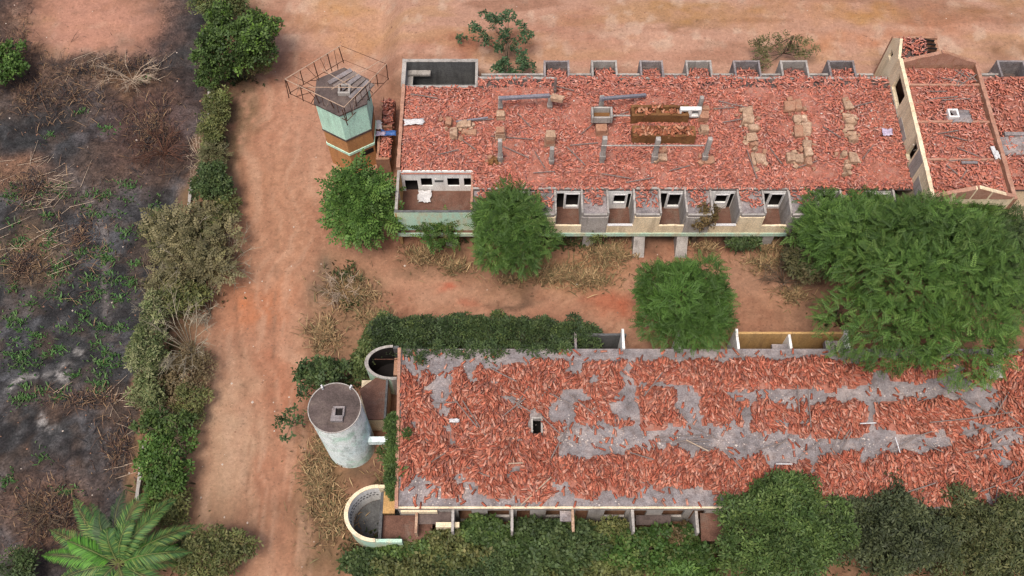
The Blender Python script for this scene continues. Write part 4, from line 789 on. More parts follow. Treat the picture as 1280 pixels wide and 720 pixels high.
for p_, q_ in ((A_, B_), (A_, D_), (D_, C_)):
    rail(p_, q_, 'palesteel', .05); rail(low(p_), low(q_), 'rust', .04)
    d = (q_ - p_)
    for k in range(9):
        a = p_ + d * (k / 8) + np.append(rrf.normal(0, .08, 2), 0)
        if k % 2 == 0: rail(a, low(a) + np.append(rrf.normal(0, .1, 2), -.25 * rrf.random()), 'rust', .055, 'post')
        elif k % 4 == 1: rail(low(a), p_ + d * ((k + 1) / 8), 'palesteel', .02, 'brace')
    for k in (1, 3, 5, 7):
        a = p_ + d * (k / 8); g_ = c0[:2] + (a[:2] - c0[:2]) * min(1, HR * .9 / np.linalg.norm(a[:2] - c0[:2])); rail(low(a), (g_[0], g_[1], ZT + .02), 'rust', .04, 'strut'); rail(a, (g_[0], g_[1], ZT + .02), 'rust', .03, 'strut')
rail(B_, C_, 'rust', .03); rail(low(B_), low(C_), 'rust', .025); rail(D_ + (A_ - D_) * .3 + np.array([.3, .8, 0]), C_ + (B_ - C_) * .15, 'palesteel', .04)
rail(A_ + (B_ - A_) * .05 + (D_ - A_) * .35, C_ + (D_ - C_) * .55, 'palesteel', .04); rail(A_ + (B_ - A_) * .45 + (D_ - A_) * .2, D_ + (C_ - D_) * .2 + np.array([0, .9, 0]), 'palesteel', .035)
# lean-to between tower and block
la, lb_ = W(468, 200, 2.1), W(494, 120, 2.1)
lt = thing('lean_to', 'collapsed little lean-to full of tiles between the hexagonal tower and the block', 'shed', ((la[0] + lb_[0]) / 2, (la[1] + lb_[1]) / 2, 0))
m = MB(); m.wall((la[0] + .1, la[1] + .1), (lb_[0] - .1, la[1] + .1), .18, -.2, 2.2, .1, rng=rg); m.wall((la[0] + .2, la[1] + .2), (la[0] + .2, lb_[1]), .18, -.2, 2.1, .2, rng=rg); m.wall((la[0] + .3, (la[1] + lb_[1]) / 2), (lb_[0] - .05, (la[1] + lb_[1]) / 2), .18, -.2, 2.3, .1, rng=rg); m.build('wall', M['brick'], lt)
m = MB(); m.box(la[0] + .3, lb_[0] - .05, la[1] + .2, lb_[1] - 1.6, 1.6, 1.75); lr = m.build('roof', M['slab_dark'], lt)
upper_tiles(lr, lambda x, y: x < 0, la[0] + .35, lb_[0] - .1, la[1] + .25, lb_[1] - .3, 1.76, 330, 61, 60, hmax=.35, pal=UPAL)
m = MB(); m.box(la[0] + .3, lb_[0] - .05, lb_[1] - 1.595, lb_[1], .9, 1.6); m.build('rubble_bank', M['dust'], lt)

# ------------------------------------------------------------------ ROUND TOWER and the small courts of the lower ruin
ZW = 7.0; cw = P(418, 509.5, ZW); WR = 1.54
rt = thing('water_tower', 'round pale blue water tower with a dark flat lid', 'water tower', (cw[0], cw[1], 0))
m = MB(); m.ring((cw[0], cw[1]), WR - .2, WR, -.3, ZW - .06, n=48); o = m.build('drum', M['aqua'], rt); o.data.polygons.foreach_set('use_smooth', [True] * len(o.data.polygons)); md = o.modifiers.new('edge', 'EDGE_SPLIT'); md.split_angle = .7
m = MB(); m.disc((cw[0], cw[1]), WR - .02, ZW - .25, ZW - .03, 48); m.build('lid', M['slab_dark'], rt)
m = MB(); m.ring((cw[0], cw[1]), WR - .03, WR + .03, ZW - .05, ZW + .01, n=48); m.build('rim', M['greywhite'], rt)
p = P(423, 517, ZW + .2); m = MB()
m.obox((p[0] - .08, p[1] - .28, ZW + .1), (.7, .35, .22)); m.obox((p[0] - .3, p[1] + .12, ZW + .08), (.22, .5, .18)); m.obox((p[0] + .28, p[1] + .12, ZW + .08), (.1, .5, .18)); m.obox((p[0], p[1] + .42, ZW + .08), (.7, .1, .18)); m.build('hatch_curb', M['slab'], rt)
m = MB(); m.box(p[0] - .18, p[0] + .22, p[1] - .1, p[1] + .36, ZW - .028, ZW - .01); m.build('hatch_shade_plate', M['black'], rt)  # black plate on the lid paints the hatch's shaded depth
for u, v in ((403, 485), (439, 485)): q = P(u, v, ZW); m = MB(); m.obox((q[0], q[1], ZW + .1), (.1, .22, .3), .4 if u < 420 else -.4); m.build('bracket', M['sheet'], rt)
e = W(482, 562, 2.6); m = MB(); m.wall((cw[0] + WR - .1, cw[1] - .5), (lx(cw[1] - .5) + .02, cw[1] - .5), .35, 2.2, 2.75); m.build('link_beam', M['aqua'], rt)
# semicircular court with the white dotted wall
cc = W(471, 641, 2.7)
sc_ = thing('round_court', 'semicircular court with a white inner wall dotted by small blocks', 'court', (cc[0], cc[1], 0))
R2 = 1.95; yr = .88
m = MB(); m.ring(cc, R2 - .09, R2, -.3, 2.62, math.pi / 2, 1.5 * math.pi, 40, yr); m.build('outer_wall', M['teal'], sc_)
m = MB(); m.ring(cc, R2 - .2, R2 - .094, .0, 2.62, math.pi / 2, 1.5 * math.pi, 40, yr); m.build('inner_wall', M['white'], sc_)
m = MB(); m.ring(cc, R2 - .22, R2 + .02, 2.624, 2.7, math.pi / 2, 1.5 * math.pi, 40, yr); m.build('coping', M['cream'], sc_)
m = MB()
for row in range(2):
    for k in range(22):
        a = math.radians(98 + k * 7.4 + row * 3.7); rr_ = R2 - .2; m.obox((cc[0] + rr_ * math.cos(a), cc[1] + rr_ * math.sin(a) * yr, 1.25 + row * .45 + (.1 if k % 3 else 0)), (.05, .12, .12), a)
o = m.build('dotted_blocks', M['conc_dark'], sc_)
xr = W(500, 641, 2.6)[0]
m = MB(); m.wall((cc[0], cc[1] + (R2 - .1) * yr), (xr, cc[1] + (R2 - .1) * yr), .2, -.3, 2.66); m.build('side_wall', M['cream'], sc_); m = MB(); m.wall((cc[0] + .01, cc[1] - (R2 - .1) * yr), (xr + .2, cc[1] - (R2 - .1) * yr), .2, -.3, 2.6, .03, rng=rg); m.build('side_wall', M['teal'], sc_)
m = MB(); m.disc(cc, R2 - .25, .02, .12, 32); m.v = [(p_[0], cc[1] + (p_[1] - cc[1]) * yr, p_[2]) for p_ in m.v]; m.build('floor', M['conc_dark'], sc_)
m = MB(); m.box(cc[0] + .1, cc[0] + .28, cc[1] - R2 * yr + .21, cc[1] + R2 * yr - .31, .125, 2.2); m.build('cross_wall', M['conc_dark'], sc_)
m = MB(); m.box(cc[0] + .284, xr + 1.9, cc[1] - R2 * yr + .21, cc[1] + .1, 1.5, 1.7); m.build('porch_floor', M['floor'], sc_); m = MB(); m.box(cc[0] + .284, cc[0] + 1.0, cc[1] + .104, cc[1] + R2 * yr - .31, 1.95, 2.2); m.build('ledge', M['ochre'], sc_)
# upper curved court, ivy round it
cd = W(490, 453, 2.6); rc = thing('round_court', 'small dark curved court with a greyish green wall under the ivy', 'court', (cd[0], cd[1], 0)); R3 = 1.75; y3 = .68
m = MB(); m.ring(cd, R3 - .09, R3, -.3, 2.6, math.pi / 2, 1.5 * math.pi, 32, y3); m.build('curved_wall', M['teal'], rc); m = MB(); m.ring(cd, R3 - .2, R3 - .094, -.3, 2.6, math.pi / 2, 1.5 * math.pi, 32, y3); m.build('inner_wall', M['black'], rc)  # inner ring and floor blackened for the shade inside the court
m = MB(); m.ring(cd, R3 - .22, R3 + .02, 2.604, 2.68, math.pi / 2, 1.5 * math.pi, 32, y3); m.build('coping', M['greywhite'], rc)
xr3 = lx(cd[1]) - .1
m = MB(); m.wall((cd[0], cd[1] - (R3 - .1) * y3), (xr3, cd[1] - (R3 - .1) * y3), .2, -.3, 2.64); m.build('side_wall', M['greywhite'], rc); m = MB(); m.wall((cd[0], cd[1] + (R3 - .1) * y3), (xr3, cd[1] + (R3 - .1) * y3), .2, -.3, 2.5); m.build('side_wall', M['conc_dark'], rc)
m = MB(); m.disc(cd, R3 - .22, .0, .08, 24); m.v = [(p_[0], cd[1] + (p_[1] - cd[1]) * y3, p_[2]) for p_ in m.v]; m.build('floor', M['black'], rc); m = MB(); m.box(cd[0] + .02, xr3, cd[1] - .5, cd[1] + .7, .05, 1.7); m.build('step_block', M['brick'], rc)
m = MB(); m.rod((cd[0] - 1.2, cd[1] + .35, 2.3), (cd[0] + .3, cd[1] + .35, 2.3), .03); m.build('iron_bar', M['rust'], rc)
# flat roofed store between tower and ruin
s0, s1 = W(446, 524, 2.5), W(486, 472, 2.5); s1 = (min(s1[0], lx(s1[1]) - .55), s1[1])
st = thing('store_room', 'low store with a stained flat brown roof behind the round tower', 'shed', ((s0[0] + s1[0]) / 2, (s0[1] + s1[1]) / 2, 0))
MB().box(s0[0] + .1, s1[0] - .1, s0[1] + .1, s1[1] - .1, -.3, 2.3).build('wall', M['cream'], st); MB().prism([(s0[0] + .7, s0[1]), (s1[0], s0[1]), (s1[0], s1[1]), (s0[0] + 1.0, s1[1]), (s0[0], s1[1] - .8)], 2.304, 2.5).build('roof', M['floor'], st, bevel=.02)
m = MB(); m.wall((s1[0] - .08, s0[1]), (s1[0] - .08, s1[1]), .14, 2.504, 2.62, .02, rng=rg); m.build('roof_curb', M['conc_dark'], st)
# boundary wall along the hedge
bw = thing('boundary_wall', 'low grey boundary wall half buried in the hedge beside the burnt field', 'wall', (*W(215, 300), 0))
pts = [W(u, v, .8) for u, v in ((262, 108), (262, 165), (240, 225), (231, 262), (205, 360), (186, 480), (176, 560), (168, 622), (150, 720))]
for a, b in ((pts[0], pts[1]), (W(238, 222, .8), W(233, 258, .8)), (W(178, 548, .8), pts[6]), (pts[6], pts[7])):
    m = MB(); m.wall(a, b, .22, -.3, 1.0 if a == pts[0] else .45, .08, .6, rng=rg); m.build('wall_section', M['greywhite'], bw)

# ------------------------------------------------------------------ vegetation
def unit(v): return v / np.maximum(1e-9, np.linalg.norm(v, axis=-1, keepdims=True))
def frame_from(d, r, droop=0):
    """rotation matrices whose x axis is d"""
    x = unit(d); a = unit(r.normal(0, .35, d.shape) + np.array([0, 0, 1.0])); z = unit(a - x * (a * x).sum(1, keepdims=True)); y = np.cross(z, x)
    return np.stack([x, y, z], 2)
def tmpl_pinnate(n=6, ll=.34, lw=.12, droop=.25):
    V = []; F = []
    def leaf(b, d, L, wd):
        b, d = np.array(b), np.array(d) / np.linalg.norm(d); s = np.cross(d, (0, 0, 1)); s = s / np.linalg.norm(s); k = len(V); mp = b + d * L * .45 + np.array([0, 0, -.02])
        V.extend([b, mp + s * wd / 2 + (0, 0, .02), b + d * L + np.array([0, 0, -.12 * L]), mp - s * wd / 2 + (0, 0, .02)]); F.append((k, k + 1, k + 2, k + 3))
    for i in range(n):
        t = (i + .6) / n; p = (t, 0, -droop * t * t)
        for s in (1, -1): leaf(p, (.55, s, -.25), ll * (1.1 - .5 * t), lw)
    leaf((1, 0, -droop), (1, 0, -.3), ll * .8, lw)
    return np.array(V), np.array(F)
def tmpl_clump(n=7, L=.5, wd=.28, seed=0, up=.3):
    r = np.random.default_rng(seed); V = []; F = []
    for i in range(n):
        a = 2 * math.pi * i / n + r.uniform(-.4, .4); d = np.array([math.cos(a), math.sin(a), r.uniform(-.3, up)]); d /= np.linalg.norm(d); s = np.cross(d, (0, 0, 1)); s /= np.linalg.norm(s); s = s + np.array([0, 0, r.uniform(-.4, .4)]); b = d * .12 + r.normal(0, .22, 3) * (1, 1, .6); l = L * r.uniform(.7, 1.2); k = len(V)
        V.extend([b, b + d * l * .5 + s * wd / 2, b + d * l + np.array([0, 0, -.08]), b + d * l * .5 - s * wd / 2]); F.append((k, k + 1, k + 2, k + 3))
    return np.array(V), np.array(F)
FROND = tmpl_pinnate(6); FROND_W = tmpl_pinnate(4, .42, .2, .3); CLUMP = tmpl_clump(8); CLUMP_S = tmpl_clump(7, .55, .2, 3)
def lobes(c, rad, n, r, spread=.62, size=.45, flat=-.25):
    d = unit(r.normal(0, 1, (n, 3))); d[:, 2] = np.where(d[:, 2] < flat, -d[:, 2] * .5, d[:, 2]); cs = np.array(c) + d * np.array(rad) * spread * r.uniform(.7, 1.22, (n, 1))
    return np.concatenate([[c], cs]), np.concatenate([[np.array(rad) * .7], np.array(rad) * (size * r.uniform(.7, 1.25, (n, 1)))])
def leaf_mass(parent, name, cs, rs, n, T, size, pal, r, up=.25, jitter=.35, inner=.82, out_droop=-.1, kind=None, zmin=.05, flatten=0):
    w_ = (rs.prod(1)) ** (2 / 3); li = r.choice(len(cs), n, p=w_ / w_.sum()); d = unit(r.normal(0, 1, (n, 3))); d[:, 2] = np.where(d[:, 2] < -.55, -d[:, 2], d[:, 2])
    p = cs[li] + d * rs[li] * r.uniform(inner, 1.05, (n, 1)); k = p[:, 2] > zmin
    # drop leaves deep inside other lobes, unseen
    deep = np.zeros(n, bool)
    for c, q in zip(cs, rs): deep |= (((p - c) / (q * .72)) ** 2).sum(1) < 1
    k &= ~(deep & (r.random(n) < .85)); p, d, li = p[k], d[k], li[k]; n = len(p)
    dirs = d * np.array([1, 1, .55]) + r.normal(0, jitter, (n, 3)) + np.array([0, 0, out_droop]); Rm = frame_from(dirs, r)
    s = size * r.uniform(.7, 1.25, (n, 1, 1)); V, F = T; Vw = np.einsum('nij,kj->nki', Rm, V) * s + p[:, None, :]
    Fw = F[None] + (np.arange(n) * len(V))[:, None, None]
    pl = np.array([lin(c) * .8 * (1.06, .93, .92) for c in pal]); lobcol = r.uniform(.72, 1.25, len(cs)); mixw = r.random((n, 1)) * .6 + .4 * vnoise(li * 7.7, li * 3.1, 5)[:, None]
    i0 = np.minimum((mixw[:, 0] * (len(pl) - 1)).astype(int), len(pl) - 2); f = mixw * (len(pl) - 1) - i0[:, None]
    col = (pl[i0] * (1 - f) + pl[i0 + 1] * f) * (lobcol[li] * r.uniform(.75, 1.25, n))[:, None]
    o = link(name, mesh_np(name, Vw.reshape(-1, 3), Fw.reshape(-1, 4), M['leaf'], np.repeat(col, len(V), 0), parent), parent)
    if kind: o['kind'] = kind
    return o
def tube(mb, pts, r0, r1, n=6):
    k = len(pts) - 1
    for i in range(k): mb.rod(pts[i], pts[i + 1], r0 + (r1 - r0) * i / k, r0 + (r1 - r0) * (i + 1) / k, n)
def trunk(parent, base, cs, r, r0=.2, nl=8, split=.35, m='bark'):
    mb = MB(); b = np.array(base, float); top = cs[0].copy(); top[2] = b[2] + (cs[0][2] - b[2]) * (1 if split > .3 else .6); mid_ = b + (top - b) * split + np.append(r.normal(0, .1, 2), 0)
    tube(mb, [b - (0, 0, .3), (b + mid_) / 2 + np.append(r.normal(0, .06, 2), 0), mid_], r0 * 1.15, r0 * .8, 8)
    for c in cs[: nl + 1]:
        q = (mid_ + c) / 2 + r.normal(0, .12, 3) * np.linalg.norm(c - mid_) * .3; tube(mb, [mid_, q, c], r0 * .55, r0 * .12, 5)
        for _ in range(3): tube(mb, [q, c + r.normal(0, .5, 3) * np.linalg.norm(c - mid_) * .25], r0 * .2, .012, 4)
    return mb.build('trunk', M[m], parent)
GREEN = [(56, 84, 40), (72, 108, 48), (90, 128, 58), (114, 146, 74)]
DKGREEN = [(54, 74, 46), (68, 92, 54), (84, 108, 62), (106, 124, 76)]
OLIVE = [(70, 84, 48), (92, 106, 60), (112, 122, 72), (138, 134, 86)]
LIGHT = [(56, 82, 42), (70, 98, 50), (86, 114, 58), (114, 138, 76)]
GREY = [(86, 92, 62), (112, 114, 80), (136, 134, 98), (160, 154, 118)]
PALE = [(64, 88, 50), (96, 116, 70), (130, 142, 98), (180, 186, 142)]
def tree(name, label, u, v, ru, rv, h, T=FROND, size=.9, pal=GREEN, dens=1.0, nl=14, seed=1, zr=None, cat='tree', group=None, r0=.2, base=None, inner=.78, lsize=.34, droop=-.1, zc=None, spread=.72, jitter=.85):
    """(u, v): middle of the crown in the photograph, ru, rv its half sizes, h the crown's top in metres"""
    r = np.random.default_rng(seed); zr = zr or h * .42; zc = zc if zc is not None else h - zr * .95; c = P(u, v, zc); dpt = c[1] * _F[1] + (zc - CAM_H) * _F[2]; mx = .9 * ru / FPX * dpt
    my = math.sqrt(max(.2, (rv / FPX * dpt) ** 2 - (zr * .42) ** 2)) * .95
    bs = base or (c[0], c[1]); t = thing(name, label, cat, (bs[0], bs[1], gz(*bs) - .02), group)
    cs, rs = lobes(c, (mx, my, zr), int(nl * 1.7), r, spread, lsize)
    area = mx * my * 2.2 + (mx + my) * zr * 2.0
    trunk(t, (bs[0], bs[1], gz(*bs)), cs, r, r0)
    leaf_mass(t, 'crown', cs, rs, int(area * 42 * dens / size ** 1.6 * .75), T, size, pal, r, inner=inner, out_droop=droop, jitter=jitter, zmin=.15)
    return t
TG = 'trees and bushes among the ruins'
tree('shade_tree', 'dense dark green tree at the left front corner of the upper block', 457, 259, 44, 50, 5.4, FROND_W, .75, GREEN, 1.15, 14, 1)
tree('shade_tree', 'rounded bright green tree in front of the upper block, left of the balcony cells', 640, 292, 60, 63, 6.2, FROND, .55, GREEN, 1.2, 16, 2)
tree('shade_tree', 'rounded green tree between the two ruins, overlapping the lower roof edge', 854, 380, 66, 66, 6.4, FROND, .52, [(62, 96, 42), (78, 116, 50), (92, 132, 60)], 1.25, 18, 3, zc=3.6)
tree('shade_tree', 'largest tree, hanging over the back edge of the lower ruin', 1152, 370, 134, 122, 9.5, FROND, .56, GREEN, 1.1, 30, 4, r0=.35, zr=3.8)
tree('shade_tree', 'broad tree against the front of the upper block, left of the hall', 1062, 292, 80, 58, 6.5, FROND, .56, GREEN, 1.1, 18, 5)
tree('shade_tree', 'broad tree under the front gable of the hall', 1200, 290, 84, 54, 6.0, FROND, .56, GREEN, 1.1, 18, 6, zr=2.2)
tree('shade_tree', 'middle tree between the largest tree and the hall front', 1130, 292, 60, 50, 6.0, FROND, .56, GREEN, 1.1, 16, 42, zr=2.2)
tree('shade_tree', 'dark tree at the right edge below the hall', 1268, 330, 52, 70, 6.5, FROND, .56, DKGREEN, 1.1, 16, 7)
tree('shade_tree', 'light green tree overhanging the front eave of the lower ruin', 972, 672, 88, 72, 6.2, CLUMP_S, .5, LIGHT, .95, 30, 8, zr=2.6, spread=.82, lsize=.3)
tree('shade_tree', 'dull dark tree at the bottom right of the light green tree', 1122, 668, 84, 70, 4.8, CLUMP_S, .5, [(50, 62, 46), (66, 80, 54), (82, 96, 64), (110, 122, 80)], .8, 20, 9, zr=2.4, spread=.9, lsize=.24, inner=.6)
tree('shade_tree', 'olive tree at the right end of the lower ruin front', 1232, 672, 84, 66, 4.6, CLUMP_S, .5, [(56, 68, 44), (74, 88, 54), (92, 102, 64), (120, 122, 80)], .85, 22, 10, zr=2.4, spread=.9, lsize=.24, inner=.6)
tree('thicket_bush', 'olive bush in the thicket before the front eave, under the curved porch', 560, 694, 72, 34, 2.4, CLUMP, .55, OLIVE, .9, 14, 11, cat='bush', zr=1.3, spread=.88, lsize=.32, inner=.6)
tree('thicket_bush', 'green bush in the thicket below the third and fourth front bays', 690, 690, 76, 40, 2.8, CLUMP, .55, DKGREEN, .9, 14, 12, cat='bush', zr=1.4, spread=.88, lsize=.32, inner=.6)
tree('thicket_bush', 'green and olive bush in the thicket just left of the light green tree', 812, 692, 76, 34, 2.6, CLUMP, .55, GREEN[:2] + OLIVE[2:3], .9, 14, 13, cat='bush', zr=1.3, spread=.88, lsize=.32, inner=.6)
for i, (lab, u, v, ru, rv, pal) in enumerate([('dark bush at the bottom edge under the olive thicket bush', 600, 716, 70, 26, DKGREEN), ('olive bush at the bottom edge left of the middle', 510, 716, 60, 22, OLIVE), ('yellowish green bush squeezed between two thicket bushes', 630, 684, 34, 26, LIGHT), ('dark olive bush at the bottom edge below the porch bays', 745, 716, 60, 24, OLIVE[:3] + DKGREEN[2:3]), ('green bush at the bottom edge left of the light green tree', 860, 712, 48, 26, GREEN), ('brownish bush in front of the collapsed brick porch', 850, 672, 30, 20, [(92, 84, 58), (112, 102, 70), (126, 112, 82)]), ('small olive bush against the third front bay', 755, 668, 34, 20, OLIVE), ('yellow green bush at the end of the round court wall', 510, 690, 34, 16, LIGHT)]):
    tree('thicket_bush', lab, u, v, ru, rv, 2.2, CLUMP if i % 2 else CLUMP_S, .5, pal, .75, 9, 140 + i, cat='bush', zr=1.2, r0=.07, spread=.88, lsize=.32, inner=.6)
tree('thicket_bush', 'low bush by the end of the round court', 460, 704, 44, 22, 1.7, CLUMP, .5, DKGREEN, .8, 10, 14, cat='bush', zr=.9)
tree('thicket_bush', 'small bright leafy bush growing against the front lintel of the lower ruin', 600, 662, 34, 20, 2.6, CLUMP, .5, LIGHT, .6, 8, 41, cat='bush', zr=.9)
tree('shrub', 'loose shrub against the cream outer wall of the front left court', 548, 292, 27, 26, 3.2, FROND_W, .6, GREEN[:3] + [(150, 120, 90)], .55, 8, 15, cat='shrub', inner=.5)
tree('shrub', 'thin shrub with yellowish leaves in front of the second roofed bay', 738, 288, 18, 18, 2.2, FROND_W, .5, OLIVE, .6, 6, 16, cat='shrub', inner=.4)
tree('shrub', 'brownish creeper shrub hanging over the fourth roofed bay', 877, 272, 18, 22, 4.6, CLUMP_S, .5, [(84, 80, 48), (112, 100, 62), (124, 104, 72)], .6, 6, 17, cat='shrub', inner=.4, zc=3.2)
tree('shrub', 'dark shrub at the foot of the big pillars, below the balcony cells', 925, 302, 34, 15, 1.8, CLUMP_S, .5, DKGREEN[:3] + [(110, 96, 70)], .6, 8, 18, cat='shrub', inner=.5)
tree('young_tree', 'dark tangled growth at the left edge of the big tree', 1000, 320, 26, 38, 4.0, CLUMP_S, .6, [(66, 74, 48), (86, 92, 60), (104, 98, 72)], .6, 8, 19)
# hedge row along the road
HG = 'hedge plants along the dirt road'
hedge = [('bright green tree at the top of the hedge row by the road', 292, 58, 50, 50, 5.0, CLUMP, .6, LIGHT[:3] + [(120, 170, 60)], .9, 'tree'), ('dull green bush at the very top of the hedge row', 276, 10, 34, 18, 3.4, CLUMP_S, .55, DKGREEN[1:] + OLIVE[2:], .8, 'bush'),
         ('grey green wispy bush right of the bright green tree in the hedge', 322, 72, 20, 26, 2.4, CLUMP_S, .5, OLIVE[1:] + GREY[2:3], .6, 'bush'), ('narrow olive bush beside the grey wall stub', 268, 158, 16, 30, 2.2, CLUMP_S, .5, OLIVE, .8, 'bush'), ('dark green bush in the hedge left of the road bend', 265, 232, 24, 26, 2.4, CLUMP, .5, DKGREEN, 1.0, 'bush'),
         ('bluish green agave like bush above the dark green hedge bush', 268, 195, 14, 16, 1.8, FROND_W, .6, GREY[:2] + DKGREEN[2:3], .9, 'bush'), ('big grey green grassy bush in the middle of the hedge', 238, 312, 54, 56, 2.8, FROND_W, .8, GREY[:3] + OLIVE[2:3], .8, 'bush'), ('pale flowering bush at the left side of the dead branches', 188, 425, 22, 50, 2.8, CLUMP_S, .5, PALE, .9, 'bush'),
         ('olive bush below the grey green grassy one', 225, 378, 34, 24, 2.2, CLUMP_S, .55, OLIVE, .8, 'bush'), ('small pale bush below the flowering one', 186, 492, 20, 24, 2.0, CLUMP_S, .5, PALE[:3] + OLIVE[1:2], .8, 'bush'), ('bright leafy bush where the hedge meets the narrow wall', 206, 532, 32, 20, 2.2, CLUMP, .55, LIGHT, .9, 'bush'), ('green bush in the hedge above the palm', 208, 580, 34, 40, 2.4, CLUMP, .55, GREEN[:3] + OLIVE[2:3], .9, 'bush'),
         ('dark round bush beside the palm at the road', 268, 696, 46, 32, 2.4, CLUMP_S, .55, OLIVE[:3] + [(120, 100, 80)], .9, 'bush'), ('wispy grey green growth between the grassy bush and the flowering bush', 205, 365, 26, 22, 1.8, CLUMP_S, .5, GREY[:3] + OLIVE[1:2], .6, 'bush'), ('grey green growth at the left flank of the grassy bush', 200, 290, 20, 30, 1.5, CLUMP_S, .5, OLIVE, .5, 'bush'), ('green bush at the foot of the pale wispy twigs', 262, 285, 20, 20, 1.8, CLUMP, .5, OLIVE[:3] + GREEN[2:3], .6, 'bush'), ('dull bush between the small pale bush and the road', 236, 505, 22, 26, 1.6, CLUMP_S, .5, OLIVE, .6, 'bush'), ('green bush at the left edge near the top', 4, 82, 22, 42, 2.6, CLUMP, .55, GREEN, .8, 'bush'), ('dark bush tucked behind the palm fronds', 210, 640, 30, 26, 1.6, CLUMP_S, .5, OLIVE, .7, 'bush'), ('slender green shrub beside the upper road bend', 272, 130, 16, 22, 2.0, CLUMP_S, .5, OLIVE[:3] + GREEN[2:3], .7, 'bush'), ('straggly olive growth at the road edge of the dark hedge bush', 282, 262, 18, 24, 1.6, CLUMP_S, .5, OLIVE, .5, 'bush'), ('dry brownish bush beneath the bare grey branches', 232, 470, 34, 40, 1.6, CLUMP_S, .5, [(96, 92, 66), (120, 112, 82), (140, 130, 98)], .5, 'bush'), ('green sprout at the foot of the bright hedge tree', 262, 100, 16, 16, 1.8, CLUMP, .5, LIGHT, .7, 'bush'), ('low green bush in the bottom left corner', 25, 706, 26, 20, 1.6, CLUMP_S, .5, DKGREEN, .6, 'bush')]
for i, (lab, u, v, ru, rv, h, T, s, pal, dn, cat) in enumerate(hedge):
    ru, rv = ru * 1.14, rv * 1.12
    tree('hedge_bush' if cat == 'bush' else 'hedge_tree', lab, u, v, ru, rv, h, T, s * .85, pal, dn * .8, 15, 60 + i, cat=cat, group=HG, r0=.09, inner=.55, spread=.88, lsize=.3)
tree('rosette_tree', 'small tree with round leaf rosettes left of the round tower', 402, 468, 44, 22, 2.8, CLUMP, .5, DKGREEN, .55, 12, 81, inner=.6, zr=1.0)
# sparse trees with separate leaf heads
def sparse_tree(name, label, base, heads, pal, seed, hsize=.55, T=CLUMP, n_per=26, r0=.08, size=.5):
    r = np.random.default_rng(seed); b = W(*base); t = thing(name, label, 'tree', (b[0], b[1], gz(*b) - .02)); cs = np.array([P(u, v, z) for u, v, z in heads]); rs = np.array([np.array([hsize, hsize, hsize * .7]) * r.uniform(.7, 1.25) for _ in heads])
    mb = MB(); zb = gz(*b); zt = np.max(cs[:, 2]); m1 = np.array([b[0] + .05, b[1], zb + zt * .35]); m2 = (m1 + cs.mean(0)) / 2; m2[2] = zt * .6
    tube(mb, [np.array([b[0], b[1], zb - .2]), m1, m2], r0, r0 * .6)
    for c in cs: tube(mb, [m1 if r.random() < .4 else m2, (m2 + c) / 2 + r.normal(0, .12, 3), c], r0 * .4, .015, 4)
    mb.build('trunk', M['bark'], t); leaf_mass(t, 'crown', cs, rs, n_per * len(heads), T, size, pal, r, inner=.3, zmin=.2)
    return t
sparse_tree('thin_tree', 'thin open tree with separate leaf heads behind the left end of the upper block', (634, 100), [(607, 18, 5.5), (618, 28, 5.6), (635, 22, 5.4), (593, 35, 5), (600, 45, 4.8), (632, 42, 5), (652, 32, 5), (658, 45, 4.6), (608, 50, 4.6), (625, 58, 4.4), (645, 60, 4.2), (655, 72, 4), (660, 86, 3.6), (630, 78, 4), (622, 88, 3.6), (640, 92, 3.4), (650, 80, 3.5), (612, 22, 5.3), (630, 85, 3.4), (578, 47, 3), (640, 50, 4.4)], [(52, 84, 60), (72, 104, 70), (92, 124, 84)], 91, .5, CLUMP, 46, size=.4)
sparse_tree('thin_tree', 'thin brownish green tree behind the right part of the upper block', (975, 88), [(945, 55, 4), (955, 50, 4.4), (968, 46, 4.6), (982, 44, 4.6), (996, 48, 4.4), (1008, 54, 4.2), (1018, 62, 4), (1010, 68, 3.8), (950, 66, 3.8), (942, 76, 3.4), (950, 86, 3.2), (962, 62, 4), (975, 58, 4.4), (990, 60, 4.2), (1000, 70, 3.6), (960, 78, 3.4)], [(84, 96, 58), (110, 112, 74), (130, 116, 84)], 92, .42, CLUMP_S, 22, size=.42)
for i, (lab, bs, hd) in enumerate((('papaya like sapling above the round tower', (410, 470), [(372, 462, 2.4), (380, 455, 2.6), (390, 462, 2.6), (398, 450, 2.6), (375, 470, 2.2), (388, 476, 2.2)]), ('papaya like sapling left of the round tower lid', (392, 500), [(372, 488, 2.2), (380, 484, 2.4), (378, 496, 2.2), (386, 492, 2.2)]), ('lowest papaya like sapling beside the round tower', (380, 535), [(350, 522, 2.2), (358, 516, 2.4), (368, 514, 2.4), (352, 530, 2), (362, 528, 2.2), (372, 526, 2.2), (378, 516, 2.2), (364, 540, 2), (358, 546, 1.8)]))):
    sparse_tree('sapling', lab, bs, hd, [(54, 76, 46), (72, 98, 58), (92, 116, 72)], 95 + i, .33, CLUMP, 9, .05, .42)
